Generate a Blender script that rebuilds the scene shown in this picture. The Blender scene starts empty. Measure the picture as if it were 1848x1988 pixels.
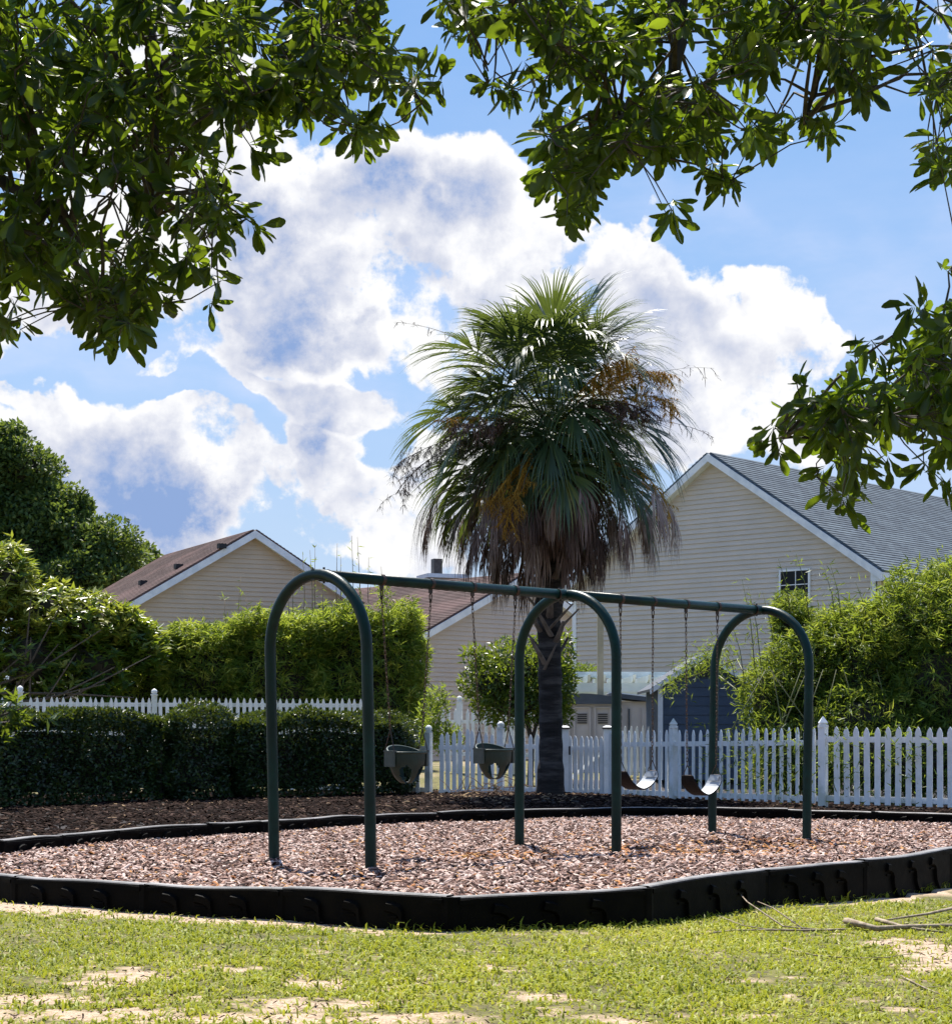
import bpy, math, random
import numpy as np
from mathutils import Vector, Matrix, Quaternion
R = math.radians
rnd = random.Random(7)
rng = np.random.default_rng(11)
C = bpy.context.scene.collection
S = bpy.context.scene

# ------------------------------------------------------------------ camera
F = 3600.0; CX = 924.0; HY = 1425.0; E = 1.09       # lens length in picture units, horizon line, eye height (m)
cam = bpy.data.cameras.new('camera'); co = bpy.data.objects.new('camera', cam); C.objects.link(co)
co.location = (0, 0, E); co.rotation_euler = (R(90), 0, 0)
cam.sensor_width = 36; cam.lens = 36 * F / 1988.0; cam.shift_y = (HY - 994) / 1988.0
cam.clip_start = 0.1; cam.clip_end = 3000
S.camera = co
def at(px, py, Y):
    return np.array([(px - CX) * Y / F, Y, E - (py - HY) * Y / F])
def atg(px, py, z):
    Y = (E - z) * F / (py - HY); return np.array([(px - CX) * Y / F, Y, z])

# ------------------------------------------------------------------ light and sky
S.render.engine = 'CYCLES'
S.cycles.use_denoising = True
S.cycles.use_adaptive_sampling = True; S.cycles.adaptive_threshold = .015
S.cycles.max_bounces = 5; S.cycles.diffuse_bounces = 3; S.cycles.glossy_bounces = 2; S.cycles.transmission_bounces = 3; S.cycles.transparent_max_bounces = 8
S.cycles.sample_clamp_indirect = 4
S.view_settings.view_transform = 'Standard'; S.view_settings.look = 'None'
S.view_settings.exposure = 0.93; S.view_settings.gamma = 1; S.view_settings.use_curve_mapping = False
SUN_EL = R(60); SUN_AZ = R(-10)      # azimuth measured from +Y towards +X
sd = Vector((math.sin(SUN_AZ) * math.cos(SUN_EL), math.cos(SUN_AZ) * math.cos(SUN_EL), math.sin(SUN_EL)))
sl = bpy.data.lights.new('sun', 'SUN'); sl.energy = 4.8; sl.angle = R(0.5); sl.color = (1, .95, .87)
so = bpy.data.objects.new('sun', sl); C.objects.link(so); so.location = (0, 10, 30)
so.rotation_euler = sd.to_track_quat('Z', 'Y').to_euler()

class NT:
    """small helper for building node trees"""
    def __init__(s, nt): s.nt = nt; s.n = nt.nodes; s.l = nt.links
    def node(s, t, **k):
        n = s.n.new(t)
        for a, b in k.items(): setattr(n, a, b)
        return n
    def put(s, sock, v):
        if hasattr(v, 'is_output') or isinstance(v, bpy.types.NodeSocket): s.l.new(v, sock)
        else: sock.default_value = v
    def m(s, op, a, b=None, c=None, clamp=False):
        n = s.node('ShaderNodeMath', operation=op, use_clamp=clamp)
        s.put(n.inputs[0], a)
        if b is not None: s.put(n.inputs[1], b)
        if c is not None: s.put(n.inputs[2], c)
        return n.outputs[0]
    def vm(s, op, a, b=None, out=0):
        n = s.node('ShaderNodeVectorMath', operation=op)
        s.put(n.inputs[0], a)
        if b is not None: s.put(n.inputs[1], b)
        return n.outputs[out]
    def noise(s, vec, scale, detail=2, rough=.5, dist=0, col=False, dims='3D'):
        n = s.node('ShaderNodeTexNoise'); n.noise_dimensions = dims
        if vec is not None: s.put(n.inputs['Vector'], vec)
        n.inputs['Scale'].default_value = scale; n.inputs['Detail'].default_value = detail
        n.inputs['Roughness'].default_value = rough; n.inputs['Distortion'].default_value = dist
        return n.outputs['Color' if col else 'Fac']
    def ss(s, v, a, b):     # smooth step
        n = s.node('ShaderNodeMapRange', interpolation_type='SMOOTHSTEP')
        s.put(n.inputs[0], v); s.put(n.inputs[1], a); s.put(n.inputs[2], b)
        return n.outputs[0]
    def mix(s, f, a, b, mode='MIX'):
        n = s.node('ShaderNodeMix', data_type='RGBA', blend_type=mode)
        s.put(n.inputs[0], f); s.put(n.inputs[6], a); s.put(n.inputs[7], b)
        return n.outputs[2]
    def ramp(s, f, stops):
        n = s.node('ShaderNodeValToRGB'); s.put(n.inputs[0], f)
        e = n.color_ramp.elements
        while len(e) < len(stops): e.new(.5)
        for i, (p, c) in enumerate(stops): e[i].position = p; e[i].color = (*c, 1)
        return n.outputs[0]

w = bpy.data.worlds.new('World'); S.world = w; w.use_nodes = True
g = NT(w.node_tree); g.n.clear()
sky = g.node('ShaderNodeTexSky', sky_type='NISHITA'); sky.sun_disc = False
sky.sun_elevation = SUN_EL; sky.sun_rotation = SUN_AZ; sky.air_density = 1.0; sky.dust_density = .6; sky.ozone_density = 2.0
tc = g.node('ShaderNodeTexCoord'); sep = g.node('ShaderNodeSeparateXYZ'); g.l.new(tc.outputs['Generated'], sep.inputs[0])
az = g.m('ARCTAN2', sep.outputs[0], sep.outputs[1]); el = g.m('ARCSINE', sep.outputs[2])
cmb = g.node('ShaderNodeCombineXYZ'); g.put(cmb.inputs[0], az); g.put(cmb.inputs[1], el)
P = cmb.outputs[0]
nv = g.noise(P, 9, 3, .5, col=True); nv2 = g.noise(P, 34, 4, .55, col=True)
wv = g.node('ShaderNodeVectorMath', operation='MULTIPLY_ADD'); g.l.new(nv, wv.inputs[0]); wv.inputs[1].default_value = (.13, .13, 0); wv.inputs[2].default_value = (-.065, -.065, 0)
wv2 = g.node('ShaderNodeVectorMath', operation='MULTIPLY_ADD'); g.l.new(nv2, wv2.inputs[0]); wv2.inputs[1].default_value = (.030, .030, 0); wv2.inputs[2].default_value = (-.015, -.015, 0)
PW = g.vm('ADD', g.vm('ADD', P, wv.outputs[0]), wv2.outputs[0])
def dirc(px, py):
    u = (px - CX) / F; v = (HY - py) / F
    return math.atan(u), math.atan(v / math.hypot(1, u))
def blobs(vec, lst):
    tot = None
    for (px, py, rx, ry, a, rot) in lst:
        ca, ce = dirc(px, py)
        mp = g.node('ShaderNodeMapping', vector_type='TEXTURE'); g.l.new(vec, mp.inputs[0])
        mp.inputs['Location'].default_value = (ca, ce, 0); mp.inputs['Rotation'].default_value = (0, 0, R(rot))
        mp.inputs['Scale'].default_value = (rx / F, ry / F, 1)
        ln = g.vm('LENGTH', mp.outputs[0], out=1)
        s_ = g.m('SUBTRACT', 1.55, ln, clamp=True); s_ = g.m('MULTIPLY', s_, 1.25, clamp=True)
        v = g.m('MULTIPLY', s_, a)
        tot = v if tot is None else g.m('SMOOTH_MAX', tot, v, .35)
    return tot
BL = [ # px, py, half width, half height, strength, tilt (the cloud bank of the photograph, by direction)
    (760, 330, 210, 120, 1, 25), (880, 300, 110, 110, 1, 0), (1000, 400, 120, 110, 1, -30), (620, 480, 230, 130, 1, 0), (860, 500, 260, 140, 1, 0),
    (600, 630, 170, 95, 1, 10), (520, 560, 120, 80, 1, 0), (1120, 560, 170, 110, 1, -15), (1300, 600, 200, 100, 1, -12), (1520, 540, 85, 70, 1, -30), (1480, 680, 200, 120, 1, -35),
    (1590, 620, 70, 80, 1, -40), (1380, 790, 290, 140, 1, 0), (1230, 700, 200, 130, 1, 0), (420, 660, 130, 70, .9, 0), (900, 680, 170, 70, .85, 0), (1700, 620, 40, 25, .7, 10), (1650, 790, 110, 70, .9, -30), (620, 800, 150, 55, 1, -6), (480, 760, 80, 32, .9, -25), (760, 810, 90, 45, .9, 0),
    (560, 900, 100, 60, 1, -50), (650, 960, 160, 90, 1, -40), (640, 1050, 140, 80, 1, -30), (780, 1010, 150, 130, 1, 0), (500, 960, 50, 50, .9, 0),
    (320, 845, 105, 40, 1, 6), (190, 850, 60, 28, .9, -20), (105, 818, 55, 26, .95, -25), (10, 765, 40, 40, 1, -60), (250, 970, 250, 140, 1, 0), (340, 900, 100, 90, 1, 0), (130, 940, 150, 90, .9, 0),
    (300, 200, 330, 220, 1, 0), (150, 520, 260, 150, 1, 0), (330, 718, 60, 24, .8, 5), (60, 690, 50, 24, .8, 5), (1000, 900, 230, 140, 1, 0), (910, 610, 170, 90, .9, 0), (790, 700, 110, 50, .6, 0), (1130, 480, 120, 90, .9, -20)]
DK = [(720, 395, 220, 95, 1.25, 8), (860, 430, 130, 50, .8, 0), (570, 615, 180, 85, 1.2, 10), (440, 670, 130, 50, .8, 0), (270, 1000, 260, 115, 1.15, 0), (110, 970, 150, 80, 1.05, 0), (400, 960, 70, 90, 1.05, 0), (600, 935, 75, 45, .85, -45),
      (1200, 720, 200, 80, .6, 0), (1330, 740, 120, 45, .5, 0), (660, 845, 110, 22, .6, -5), (1560, 760, 90, 45, .5, -20), (1000, 520, 110, 35, .5, 0), (760, 1090, 130, 50, .5, 0), (820, 600, 150, 30, .4, 0)]
b = blobs(PW, BL)
fb = g.noise(P, 13, 9, .62)
fb2 = g.noise(P, 5.5, 4, .55)
# the rest of the dome: scattered cumulus from the same noise, faded in away from the view
away = g.ss(g.m('ABSOLUTE', az), .30, .55); high = g.ss(el, .42, .6)
out_ = g.m('MAXIMUM', away, high)
rest = g.m('MULTIPLY', g.ss(fb2, .55, .70), out_)
core = g.m('MAXIMUM', b, rest)
dens = g.m('ADD', core, g.m('MULTIPLY', g.m('SUBTRACT', fb, .52), 3.0))
vo = g.node('ShaderNodeTexVoronoi', feature='SMOOTH_F1'); vo.inputs['Scale'].default_value = 42; vo.inputs['Smoothness'].default_value = .35; vo.inputs['Detail'].default_value = 1.5; vo.inputs['Roughness'].default_value = .6
wv3 = g.node('ShaderNodeVectorMath', operation='MULTIPLY_ADD'); g.l.new(nv2, wv3.inputs[0]); wv3.inputs[1].default_value = (.018, .018, 0); g.l.new(P, wv3.inputs[2]); g.l.new(wv3.outputs[0], vo.inputs['Vector'])
puff = g.m('SUBTRACT', 1, g.m('MULTIPLY', vo.outputs['Distance'], 1.7), clamp=True)
dens = g.m('ADD', dens, g.m('MULTIPLY', g.m('SUBTRACT', puff, .45), .55))
alpha = g.ss(dens, .33, .56)
dk = g.m('MAXIMUM', blobs(PW, DK), g.m('MULTIPLY', rest, .5))
# relief: lighter where the density falls off upwards, greyer in the thick of the cloud
Pu = g.vm('ADD', P, (0.004, .013, 0.0)); fbu = g.noise(Pu, 13, 6, .58)
rel = g.m('MULTIPLY', g.m('SUBTRACT', g.noise(P, 13, 6, .58), fbu), 3.4)
nz = g.ss(g.noise(P, 17, 7, .60), .38, .66); nz2 = g.ss(g.noise(P, 7, 2, .5), .35, .65)
rim = g.ss(dens, .50, 1.15)
dkn = g.m('MULTIPLY', g.m('ADD', dk, g.m('MULTIPLY', g.m('SUBTRACT', nz, .5), .5)), g.ss(dk, 0, .4))
sh = g.m('ADD', g.m('MULTIPLY', dkn, .62), g.m('MULTIPLY', g.m('MULTIPLY', nz, g.m('ADD', nz2, .35)), .42))
sh = g.m('MULTIPLY', sh, g.m('ADD', .12, g.m('MULTIPLY', rim, .88)))
sh = g.m('ADD', sh, g.m('MULTIPLY', g.m('SUBTRACT', .62, puff), g.m('MULTIPLY', rim, .30)))
sh = g.m('SUBTRACT', sh, rel, clamp=True)
ccol = g.ramp(sh, [(0, (1.0, 1.0, 1.0)), (.10, (.93, .94, .98)), (.25, (.80, .82, .90)), (.48, (.64, .68, .81)), (.74, (.46, .54, .75)), (1, (.28, .41, .71))])
# thin veil of high cloud
vp = blobs(PW, [(1380, 390, 300, 60, .50, -10), (1150, 420, 160, 60, .5, -20), (1700, 470, 230, 40, .40, 4), (560, 720, 330, 80, .75, 0), (1000, 640, 250, 120, .5, 0), (1600, 560, 200, 160, .45, 0), (60, 720, 200, 60, .6, 0), (700, 720, 150, 40, .4, 0), (1750, 900, 200, 200, .5, 0)])
veil = g.m('MULTIPLY', g.m('ADD', vp, g.m('MULTIPLY', out_, .10)), g.ss(g.noise(g.vm('MULTIPLY', P, (.5, 1.3, 1)), 12, 7, .6), .3, .75))
skc = g.mix(.80, sky.outputs[0], g.ramp(g.ss(el, 0, .6), [(0, (.43, .55, .74)), (.25, (.30, .49, .80)), (.7, (.19, .39, .76)), (1, (.12, .28, .66))]))
skc = g.mix(.8, sky.outputs[0], g.vm('SCALE', skc.node.inputs[7].links[0].from_socket))
skc.node.inputs[7].links[0].from_node.inputs['Scale'].default_value = 8.6
# clouds are brightness in the same units as the sky texture
cl = g.vm('SCALE', ccol); cl.node.inputs['Scale'].default_value = 7.3
base = g.mix(veil, skc, (5.2, 5.8, 7.6, 1))
fin = g.mix(alpha, base, cl)
bg = g.node('ShaderNodeBackground'); g.l.new(fin, bg.inputs[0]); bg.inputs[1].default_value = .073
wo = g.node('ShaderNodeOutputWorld'); g.l.new(bg.outputs[0], wo.inputs[0])

# ------------------------------------------------------------------ materials
MT = {}
def mat(name, col, rough=.6, col2=None, nscale=8, bump=0, bscale=30, spec=.5, metal=0, stretch=None, detail=4, lo=.35, hi=.65, col3=None, n3=1.2):
    m = bpy.data.materials.new(name); m.use_nodes = True; t = NT(m.node_tree); t.n.clear()
    o = t.node('ShaderNodeOutputMaterial'); p = t.node('ShaderNodeBsdfPrincipled'); t.l.new(p.outputs[0], o.inputs[0])
    p.inputs['Roughness'].default_value = rough; p.inputs['Specular IOR Level'].default_value = spec; p.inputs['Metallic'].default_value = metal
    tc = t.node('ShaderNodeTexCoord'); v = tc.outputs['Object']
    if stretch:
        v = t.vm('MULTIPLY', v, stretch)
    if col2 is not None:
        f = t.ss(t.noise(v, nscale, detail, .6), lo, hi)
        c = t.mix(f, (*col, 1), (*col2, 1))
        if col3 is not None:
            c = t.mix(t.ss(t.noise(v, n3, 5, .6), .45, .65), c, (*col3, 1))
        t.l.new(c, p.inputs['Base Color'])
        t.l.new(t.m('ADD', t.m('MULTIPLY', t.noise(v, nscale * 2, 3), .25), rough - .12, clamp=True), p.inputs['Roughness'])
    else: p.inputs['Base Color'].default_value = (*col, 1)
    if bump:
        b = t.node('ShaderNodeBump'); b.inputs['Strength'].default_value = bump; b.inputs['Distance'].default_value = .01
        t.l.new(t.noise(v, bscale, 5, .6), b.inputs['Height']); t.l.new(b.outputs[0], p.inputs['Normal'])
    MT[name] = m; return m
def leafmat(name, stops, rough=.42, trans=.35, tcol=(.30, .42, .03), spec=.45):
    """per-leaf colour from the 'tint' attribute, some light passing through the blade"""
    m = bpy.data.materials.new(name); m.use_nodes = True; t = NT(m.node_tree); t.n.clear()
    o = t.node('ShaderNodeOutputMaterial'); p = t.node('ShaderNodeBsdfPrincipled')
    a = t.node('ShaderNodeAttribute', attribute_name='tint')
    c = t.ramp(a.outputs['Fac'], stops)
    t.l.new(c, p.inputs['Base Color']); p.inputs['Roughness'].default_value = rough; p.inputs['Specular IOR Level'].default_value = spec
    tr = t.node('ShaderNodeBsdfTranslucent')
    t.l.new(t.mix(.45, c, (*tcol, 1)), tr.inputs['Color'])
    mx = t.node('ShaderNodeMixShader'); mx.inputs[0].default_value = trans
    t.l.new(p.outputs[0], mx.inputs[1]); t.l.new(tr.outputs[0], mx.inputs[2]); t.l.new(mx.outputs[0], o.inputs[0])
    MT[name] = m; return m

mat('green_paint', (.0015, .022, .017), .36, (.002, .030, .024), 14, .12, 60, spec=.24, col3=(.0015, .015, .012))
mat('dark_metal', (.03, .028, .026), .45, (.08, .045, .03), 40, .2, 80, metal=.6)
mat('chain_metal', (.06, .045, .035), .5, (.12, .07, .04), 30, metal=.5)
mat('black_rubber', (.004, .004, .005), .6, (.008, .008, .009), 25, .08, 60, spec=.12)
mat('glare_rubber', (.34, .36, .37), .4, (.44, .46, .47), 9, .05, 60, spec=.6)  # sun glare on the black seats put into a pale colour
mat('bucket_rubber', (.009, .026, .021), .45, (.014, .036, .029), 12, .1, 50, spec=.35)
mat('bucket_plate', (.035, .052, .045), .5, (.05, .068, .06), 20)
mat('border_plastic', (.0012, .0012, .0014), .62, (.0030, .0027, .0024), 6, .25, 40, spec=.06, col3=(.006, .005, .0038), n3=2.5)
mat('lit_top_plastic', (.17, .165, .16), .55, (.10, .095, .09), 9, .2, 40, col3=(.26, .245, .24), n3=3)  # sunlit top edge of the black border put into a paler colour
mat('white_vinyl', (.86, .87, .87), .45, (.80, .82, .82), 5, .05, 20, col3=(.52, .56, .50), n3=1.6)
mat('white_trim', (.82, .84, .86), .5, (.66, .70, .74), 3)
mat('post_cap', (.035, .025, .022), .4, (.06, .05, .045), 10)
mat('siding_pale', (.62, .55, .475), .6, (.58, .52, .45), 1.5, .06, 90)
mat('siding_tan', (.58, .46, .335), .65, (.54, .43, .315), 1.2, .06, 90)
mat('siding_mid', (.56, .485, .42), .65, (.52, .45, .40), 1.2, .06, 90)
mat('roof_brown', (.105, .072, .066), .95, (.08, .054, .05), 1.2, .5, 50, stretch=(1, 1, 2.5), col3=(.155, .10, .092), n3=.5, spec=.2)
mat('bark', (.075, .06, .05), .9, (.03, .024, .02), 10, .6, 30, stretch=(1, 1, .35))
mat('twig', (.10, .08, .06), .8, (.05, .038, .03), 20)
mat('palm_bark', (.022, .018, .016), .95, (.009, .007, .006), 7, .8, 25, stretch=(.4, .4, 2.2), col3=(.07, .06, .055), n3=3)
mat('boot', (.20, .16, .13), .85, (.10, .075, .06), 9, .4, 30, stretch=(1, 1, .3))
mat('shade_core', (.016, .017, .010), .95, (.028, .022, .014), 6, .5, 12)  # dark filler colour standing for the shade inside dense foliage
mat('stem', (.16, .15, .05), .6, (.09, .11, .035), 15)
mat('dry_stem', (.30, .22, .13), .8, (.20, .14, .085), 25)
mat('fallen_wood', (.36, .29, .20), .8, (.17, .12, .08), 18, .4, 40)
mat('resin_shed', (.55, .49, .47), .55, (.50, .45, .43), 2)
mat('resin_roof', (.075, .085, .105), .5, (.06, .07, .085), 4)
mat('slate_siding', (.055, .085, .135), .6, (.045, .07, .115), 2)
mat('vent_dark', (.012, .012, .014), .6)
mat('post_tan', (.42, .36, .24), .8, (.33, .28, .18), 12, .2, 40, stretch=(1, 1, .15))
mat('pergola_white', (.66, .74, .74), .5, (.60, .69, .70), 4)
mat('dry_litter', (.24, .16, .10), .9, (.12, .07, .05), 20)

def glass(name, col):
    m = bpy.data.materials.new(name); m.use_nodes = True
    p = m.node_tree.nodes['Principled BSDF']; p.inputs['Base Color'].default_value = (*col, 1); p.inputs['Roughness'].default_value = .12; p.inputs['Specular IOR Level'].default_value = .15
    MT[name] = m
glass('window_glass', (.006, .008, .010))

def shingle_mat(name, c1, c2, c3, rr, gg):
    """rr: horizontal unit vector along the courses, gg: across"""
    m = bpy.data.materials.new(name); m.use_nodes = True; t = NT(m.node_tree)
    p = t.n['Principled BSDF']; p.inputs['Roughness'].default_value = .9
    tc = t.node('ShaderNodeTexCoord')
    a = t.vm('DOT_PRODUCT', tc.outputs['Object'], (rr[0], rr[1], 0), out=1)
    z = t.node('ShaderNodeSeparateXYZ'); t.l.new(tc.outputs['Object'], z.inputs[0])
    cb = t.node('ShaderNodeCombineXYZ'); t.put(cb.inputs[0], a); t.put(cb.inputs[1], z.outputs[2])
    br = t.node('ShaderNodeTexBrick'); t.l.new(cb.outputs[0], br.inputs[0]); br.offset = .5
    br.inputs['Color1'].default_value = (*c1, 1); br.inputs['Color2'].default_value = (*c2, 1); br.inputs['Mortar'].default_value = (*c3, 1)
    br.inputs['Scale'].default_value = 1; br.inputs['Brick Width'].default_value = .33; br.inputs['Row Height'].default_value = .085
    br.inputs['Mortar Size'].default_value = .008; br.inputs['Bias'].default_value = -.1
    n = t.noise(tc.outputs['Object'], 1.5, 4, .6)
    c = t.mix(t.ss(n, .35, .7), br.outputs[0], t.mix(1, br.outputs[0], (.7, .74, .8, 1), 'MULTIPLY'))
    t.l.new(c, p.inputs['Base Color'])
    MT[name] = m

# ------------------------------------------------------------------ mesh helpers
def tag(o, label=None, cat=None, group=None, kind=None):
    if label: o['label'] = label
    if cat: o['category'] = cat
    if group: o['group'] = group
    if kind: o['kind'] = kind
    return o
def empty(name, loc, label, cat, group=None, rz=0):
    o = bpy.data.objects.new(name, None); o.empty_display_size = .1; C.objects.link(o)
    o.location = loc; o.rotation_euler.z = rz
    return tag(o, label, cat, group)
class Canes:
    """each tube becomes a part of its own"""
    def __init__(s): s.t = []
    def tube(s, *a, **k): s.t.append((a, k)); return s
    def build(s, name, m, parent=None):
        for a, k in s.t: MB().tube(*a, **k).build(name, m, parent, smooth=True)
class MB:
    def __init__(s): s.v = []; s.f = []
    def add(s, vs, fs):
        k = len(s.v); s.v += [tuple(map(float, q)) for q in vs]; s.f += [tuple(k + i for i in q) for q in fs]; return s
    def boxa(s, o, ax, ay, az_):
        """box from corner o with edge vectors"""
        o, ax, ay, az_ = map(np.array, (o, ax, ay, az_))
        vs = [o, o + ax, o + ax + ay, o + ay]; vs += [q + az_ for q in vs]
        return s.add(vs, [(0, 3, 2, 1), (4, 5, 6, 7), (0, 1, 5, 4), (1, 2, 6, 5), (2, 3, 7, 6), (3, 0, 4, 7)])
    def box(s, c, d, rz=0):
        ca, sa = math.cos(rz), math.sin(rz)
        ax = np.array([ca, sa, 0]) * d[0]; ay = np.array([-sa, ca, 0]) * d[1]; az_ = np.array([0, 0, d[2]])
        return s.boxa(np.array(c) - ax / 2 - ay / 2 - az_ / 2, ax, ay, az_)
    def tube(s, pts, rad, n=8, caps=True, flat=1.0):
        pts = [np.array(p, float) for p in pts]
        if not hasattr(rad, '__len__'): rad = [rad] * len(pts)
        T = [pts[min(i + 1, len(pts) - 1)] - pts[max(i - 1, 0)] for i in range(len(pts))]
        T = [t / (np.linalg.norm(t) + 1e-9) for t in T]
        up = np.array([0, 0, 1.0]) if abs(T[0][2]) < .9 else np.array([0, 1.0, 0])
        a = np.cross(T[0], up); a /= np.linalg.norm(a)
        k = len(s.v)
        for i, p in enumerate(pts):
            a = a - T[i] * np.dot(a, T[i]); a /= (np.linalg.norm(a) + 1e-9); b_ = np.cross(T[i], a)
            for j in range(n):
                th = 2 * math.pi * j / n
                q = p + rad[i] * (math.cos(th) * a + math.sin(th) * flat * b_); s.v.append(tuple(q))
        for i in range(len(pts) - 1):
            for j in range(n):
                s.f.append((k + i * n + j, k + i * n + (j + 1) % n, k + (i + 1) * n + (j + 1) % n, k + (i + 1) * n + j))
        if caps:
            s.f.append(tuple(k + j for j in range(n))[::-1]); s.f.append(tuple(k + (len(pts) - 1) * n + j for j in range(n)))
        return s
    def mesh(s, name, m, smooth=False):
        me = bpy.data.meshes.new(name); me.from_pydata(s.v, [], s.f); me.materials.append(MT[m])
        if smooth: me.polygons.foreach_set('use_smooth', [True] * len(me.polygons))
        me.update(); return me
    def build(s, name, m, parent=None, smooth=False, label=None):
        """vertices are in world space; the part's mesh is stored relative to its parent chain"""
        off = Vector((0, 0, 0)); p = parent
        while p is not None: off += Vector(p.location); p = p.parent
        if parent is None:                      # a thing that is one mesh: origin at the middle of its base
            a = np.array(s.v); c = (a.min(0) + a.max(0)) / 2; c[2] = a[:, 2].min(); off = Vector(c)
        s.v = [(x - off.x, y - off.y, z - off.z) for x, y, z in s.v]
        o = bpy.data.objects.new(name, s.mesh(name, m, smooth)); C.objects.link(o); o.parent = parent
        if parent is None: o.location = off
        if label: o['label'] = label
        return o
def inst(name, me, parent, loc, rot=(0, 0, 0), scale=(1, 1, 1)):
    o = bpy.data.objects.new(name, me); C.objects.link(o); o.parent = parent; o.location = loc; o.rotation_euler = rot; o.scale = scale; return o

def np_mesh(name, V, Fc, m, tint=None, smooth=False):
    """V (n,3); Fc (k,3 or 4) all same size; tint per vertex"""
    me = bpy.data.meshes.new(name); k, c = Fc.shape
    me.vertices.add(len(V)); me.vertices.foreach_set('co', np.ascontiguousarray(V, dtype=np.float32).ravel())
    me.loops.add(k * c); me.loops.foreach_set('vertex_index', np.ascontiguousarray(Fc, dtype=np.int32).ravel())
    me.polygons.add(k); me.polygons.foreach_set('loop_start', np.arange(0, k * c, c, dtype=np.int32))
    me.polygons.foreach_set('loop_total', np.full(k, c, dtype=np.int32))
    if smooth: me.polygons.foreach_set('use_smooth', np.ones(k, dtype=bool))
    if tint is not None:
        at_ = me.attributes.new('tint', 'FLOAT', 'POINT'); at_.data.foreach_set('value', np.ascontiguousarray(tint, dtype=np.float32))
    me.materials.append(MT[m]); me.update(calc_edges=True); return me
def np_obj(name, V, Fc, m, parent=None, tint=None, smooth=False, kind=None, origin=None):
    off = np.zeros(3); p = parent
    while p is not None: off += np.array(p.location); p = p.parent
    if parent is None and origin is not None: off = np.array(origin, float)
    o = bpy.data.objects.new(name, np_mesh(name, V - off, Fc, m, tint, smooth)); C.objects.link(o); o.parent = parent
    if parent is None and origin is not None: o.location = off
    if kind: o['kind'] = kind
    return o

def nrm(a): return a / (np.linalg.norm(a, axis=-1, keepdims=True) + 1e-9)
def rv(n): return nrm(rng.normal(size=(n, 3)))
# leaf templates: (along, across, lift), triangles
OBOV = (np.array([(0, 0, 0), (.25, .10, 0), (.25, -.10, 0), (.50, .42, .02), (.50, -.42, .02), (.78, .50, 0), (.78, -.50, 0), (.95, .24, -.05), (.95, -.24, -.05), (1, 0, -.08), (.50, 0, -.06), (.78, 0, -.07)], float),
        np.array([(0, 2, 10), (0, 10, 1), (1, 10, 3), (2, 4, 10), (3, 10, 11), (3, 11, 5), (4, 11, 10), (4, 6, 11), (5, 11, 7), (7, 11, 9), (9, 11, 8), (6, 8, 11)]))
LANC = (np.array([(0, 0, 0), (.35, .5, .03), (.35, -.5, .03), (1, 0, -.12), (.35, 0, -.05)], float), np.array([(0, 4, 1), (0, 2, 4), (1, 4, 3), (2, 3, 4)]))
OVAL = (np.array([(0, 0, 0), (.5, .5, .04), (.5, -.5, .04), (1, 0, -.05)], float), np.array([(0, 3, 1), (0, 2, 3)]))
def leaves(P, D, N, L, W, tmpl):
    """returns V, F for leaves with bases P, tip directions D, normals N"""
    D = nrm(D); Sd = nrm(np.cross(D, N)); N = np.cross(Sd, D)
    T, f = tmpl; n = len(P); k = len(T)
    L = np.broadcast_to(L, (n,)); W = np.broadcast_to(W, (n,))
    V = P[:, None] + D[:, None] * (T[None, :, 0, None] * L[:, None, None]) + Sd[:, None] * (T[None, :, 1, None] * W[:, None, None]) + N[:, None] * (T[None, :, 2, None] * L[:, None, None])
    Fc = f[None] + (np.arange(n) * k)[:, None, None]
    return V.reshape(-1, 3), Fc.reshape(-1, 3)
# value noise in numpy
def vnoise(p, sc, seed=0):
    q = p * sc; i = np.floor(q).astype(np.int64); f = q - i; f = f * f * (3 - 2 * f); out = np.zeros(len(p)); d = p.shape[1]
    for c in range(2 ** d):
        bits = np.array([(c >> k) & 1 for k in range(d)]); ii = i + bits
        h = np.zeros(len(p), dtype=np.int64) + seed * 1013
        for k, pr in zip(range(d), (374761393, 668265263, 2147483647)): h = h + ii[:, k] * pr
        h = (h ^ (h >> 13)) * 1274126177 & 0x7fffffff; h = (h ^ (h >> 16)) & 0xffff
        out += h / 65535.0 * np.prod(np.where(bits, f, 1 - f), axis=1)
    return out
def fbm(p, sc, o=4, seed=0):
    return sum(vnoise(p, sc * 2 ** k, seed + k) / 2 ** k for k in range(o)) / sum(1 / 2 ** k for k in range(o))
def inpoly(P, poly):
    x, y = P[:, 0], P[:, 1]; c = np.zeros(len(P), bool); n = len(poly)
    for i in range(n):
        x1, y1 = poly[i]; x2, y2 = poly[i - 1]
        if y1 == y2: continue
        c ^= ((y1 > y) != (y2 > y)) & (x < (x2 - x1) * (y - y1) / (y2 - y1) + x1)
    return c

# ------------------------------------------------------------------ ground
def lawn_z(x): return np.interp(x, [-5, -3.5, 0, 2.4, 4.6], [-.02, -.03, -.07, -.13, -.17])
def ground_z(x, y):
    far = np.interp(y, [22, 30, 33, 37], [0, .08, .10, .30])
    return lawn_z(x) * np.interp(y, [20, 30], [1, 0]) + far
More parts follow.
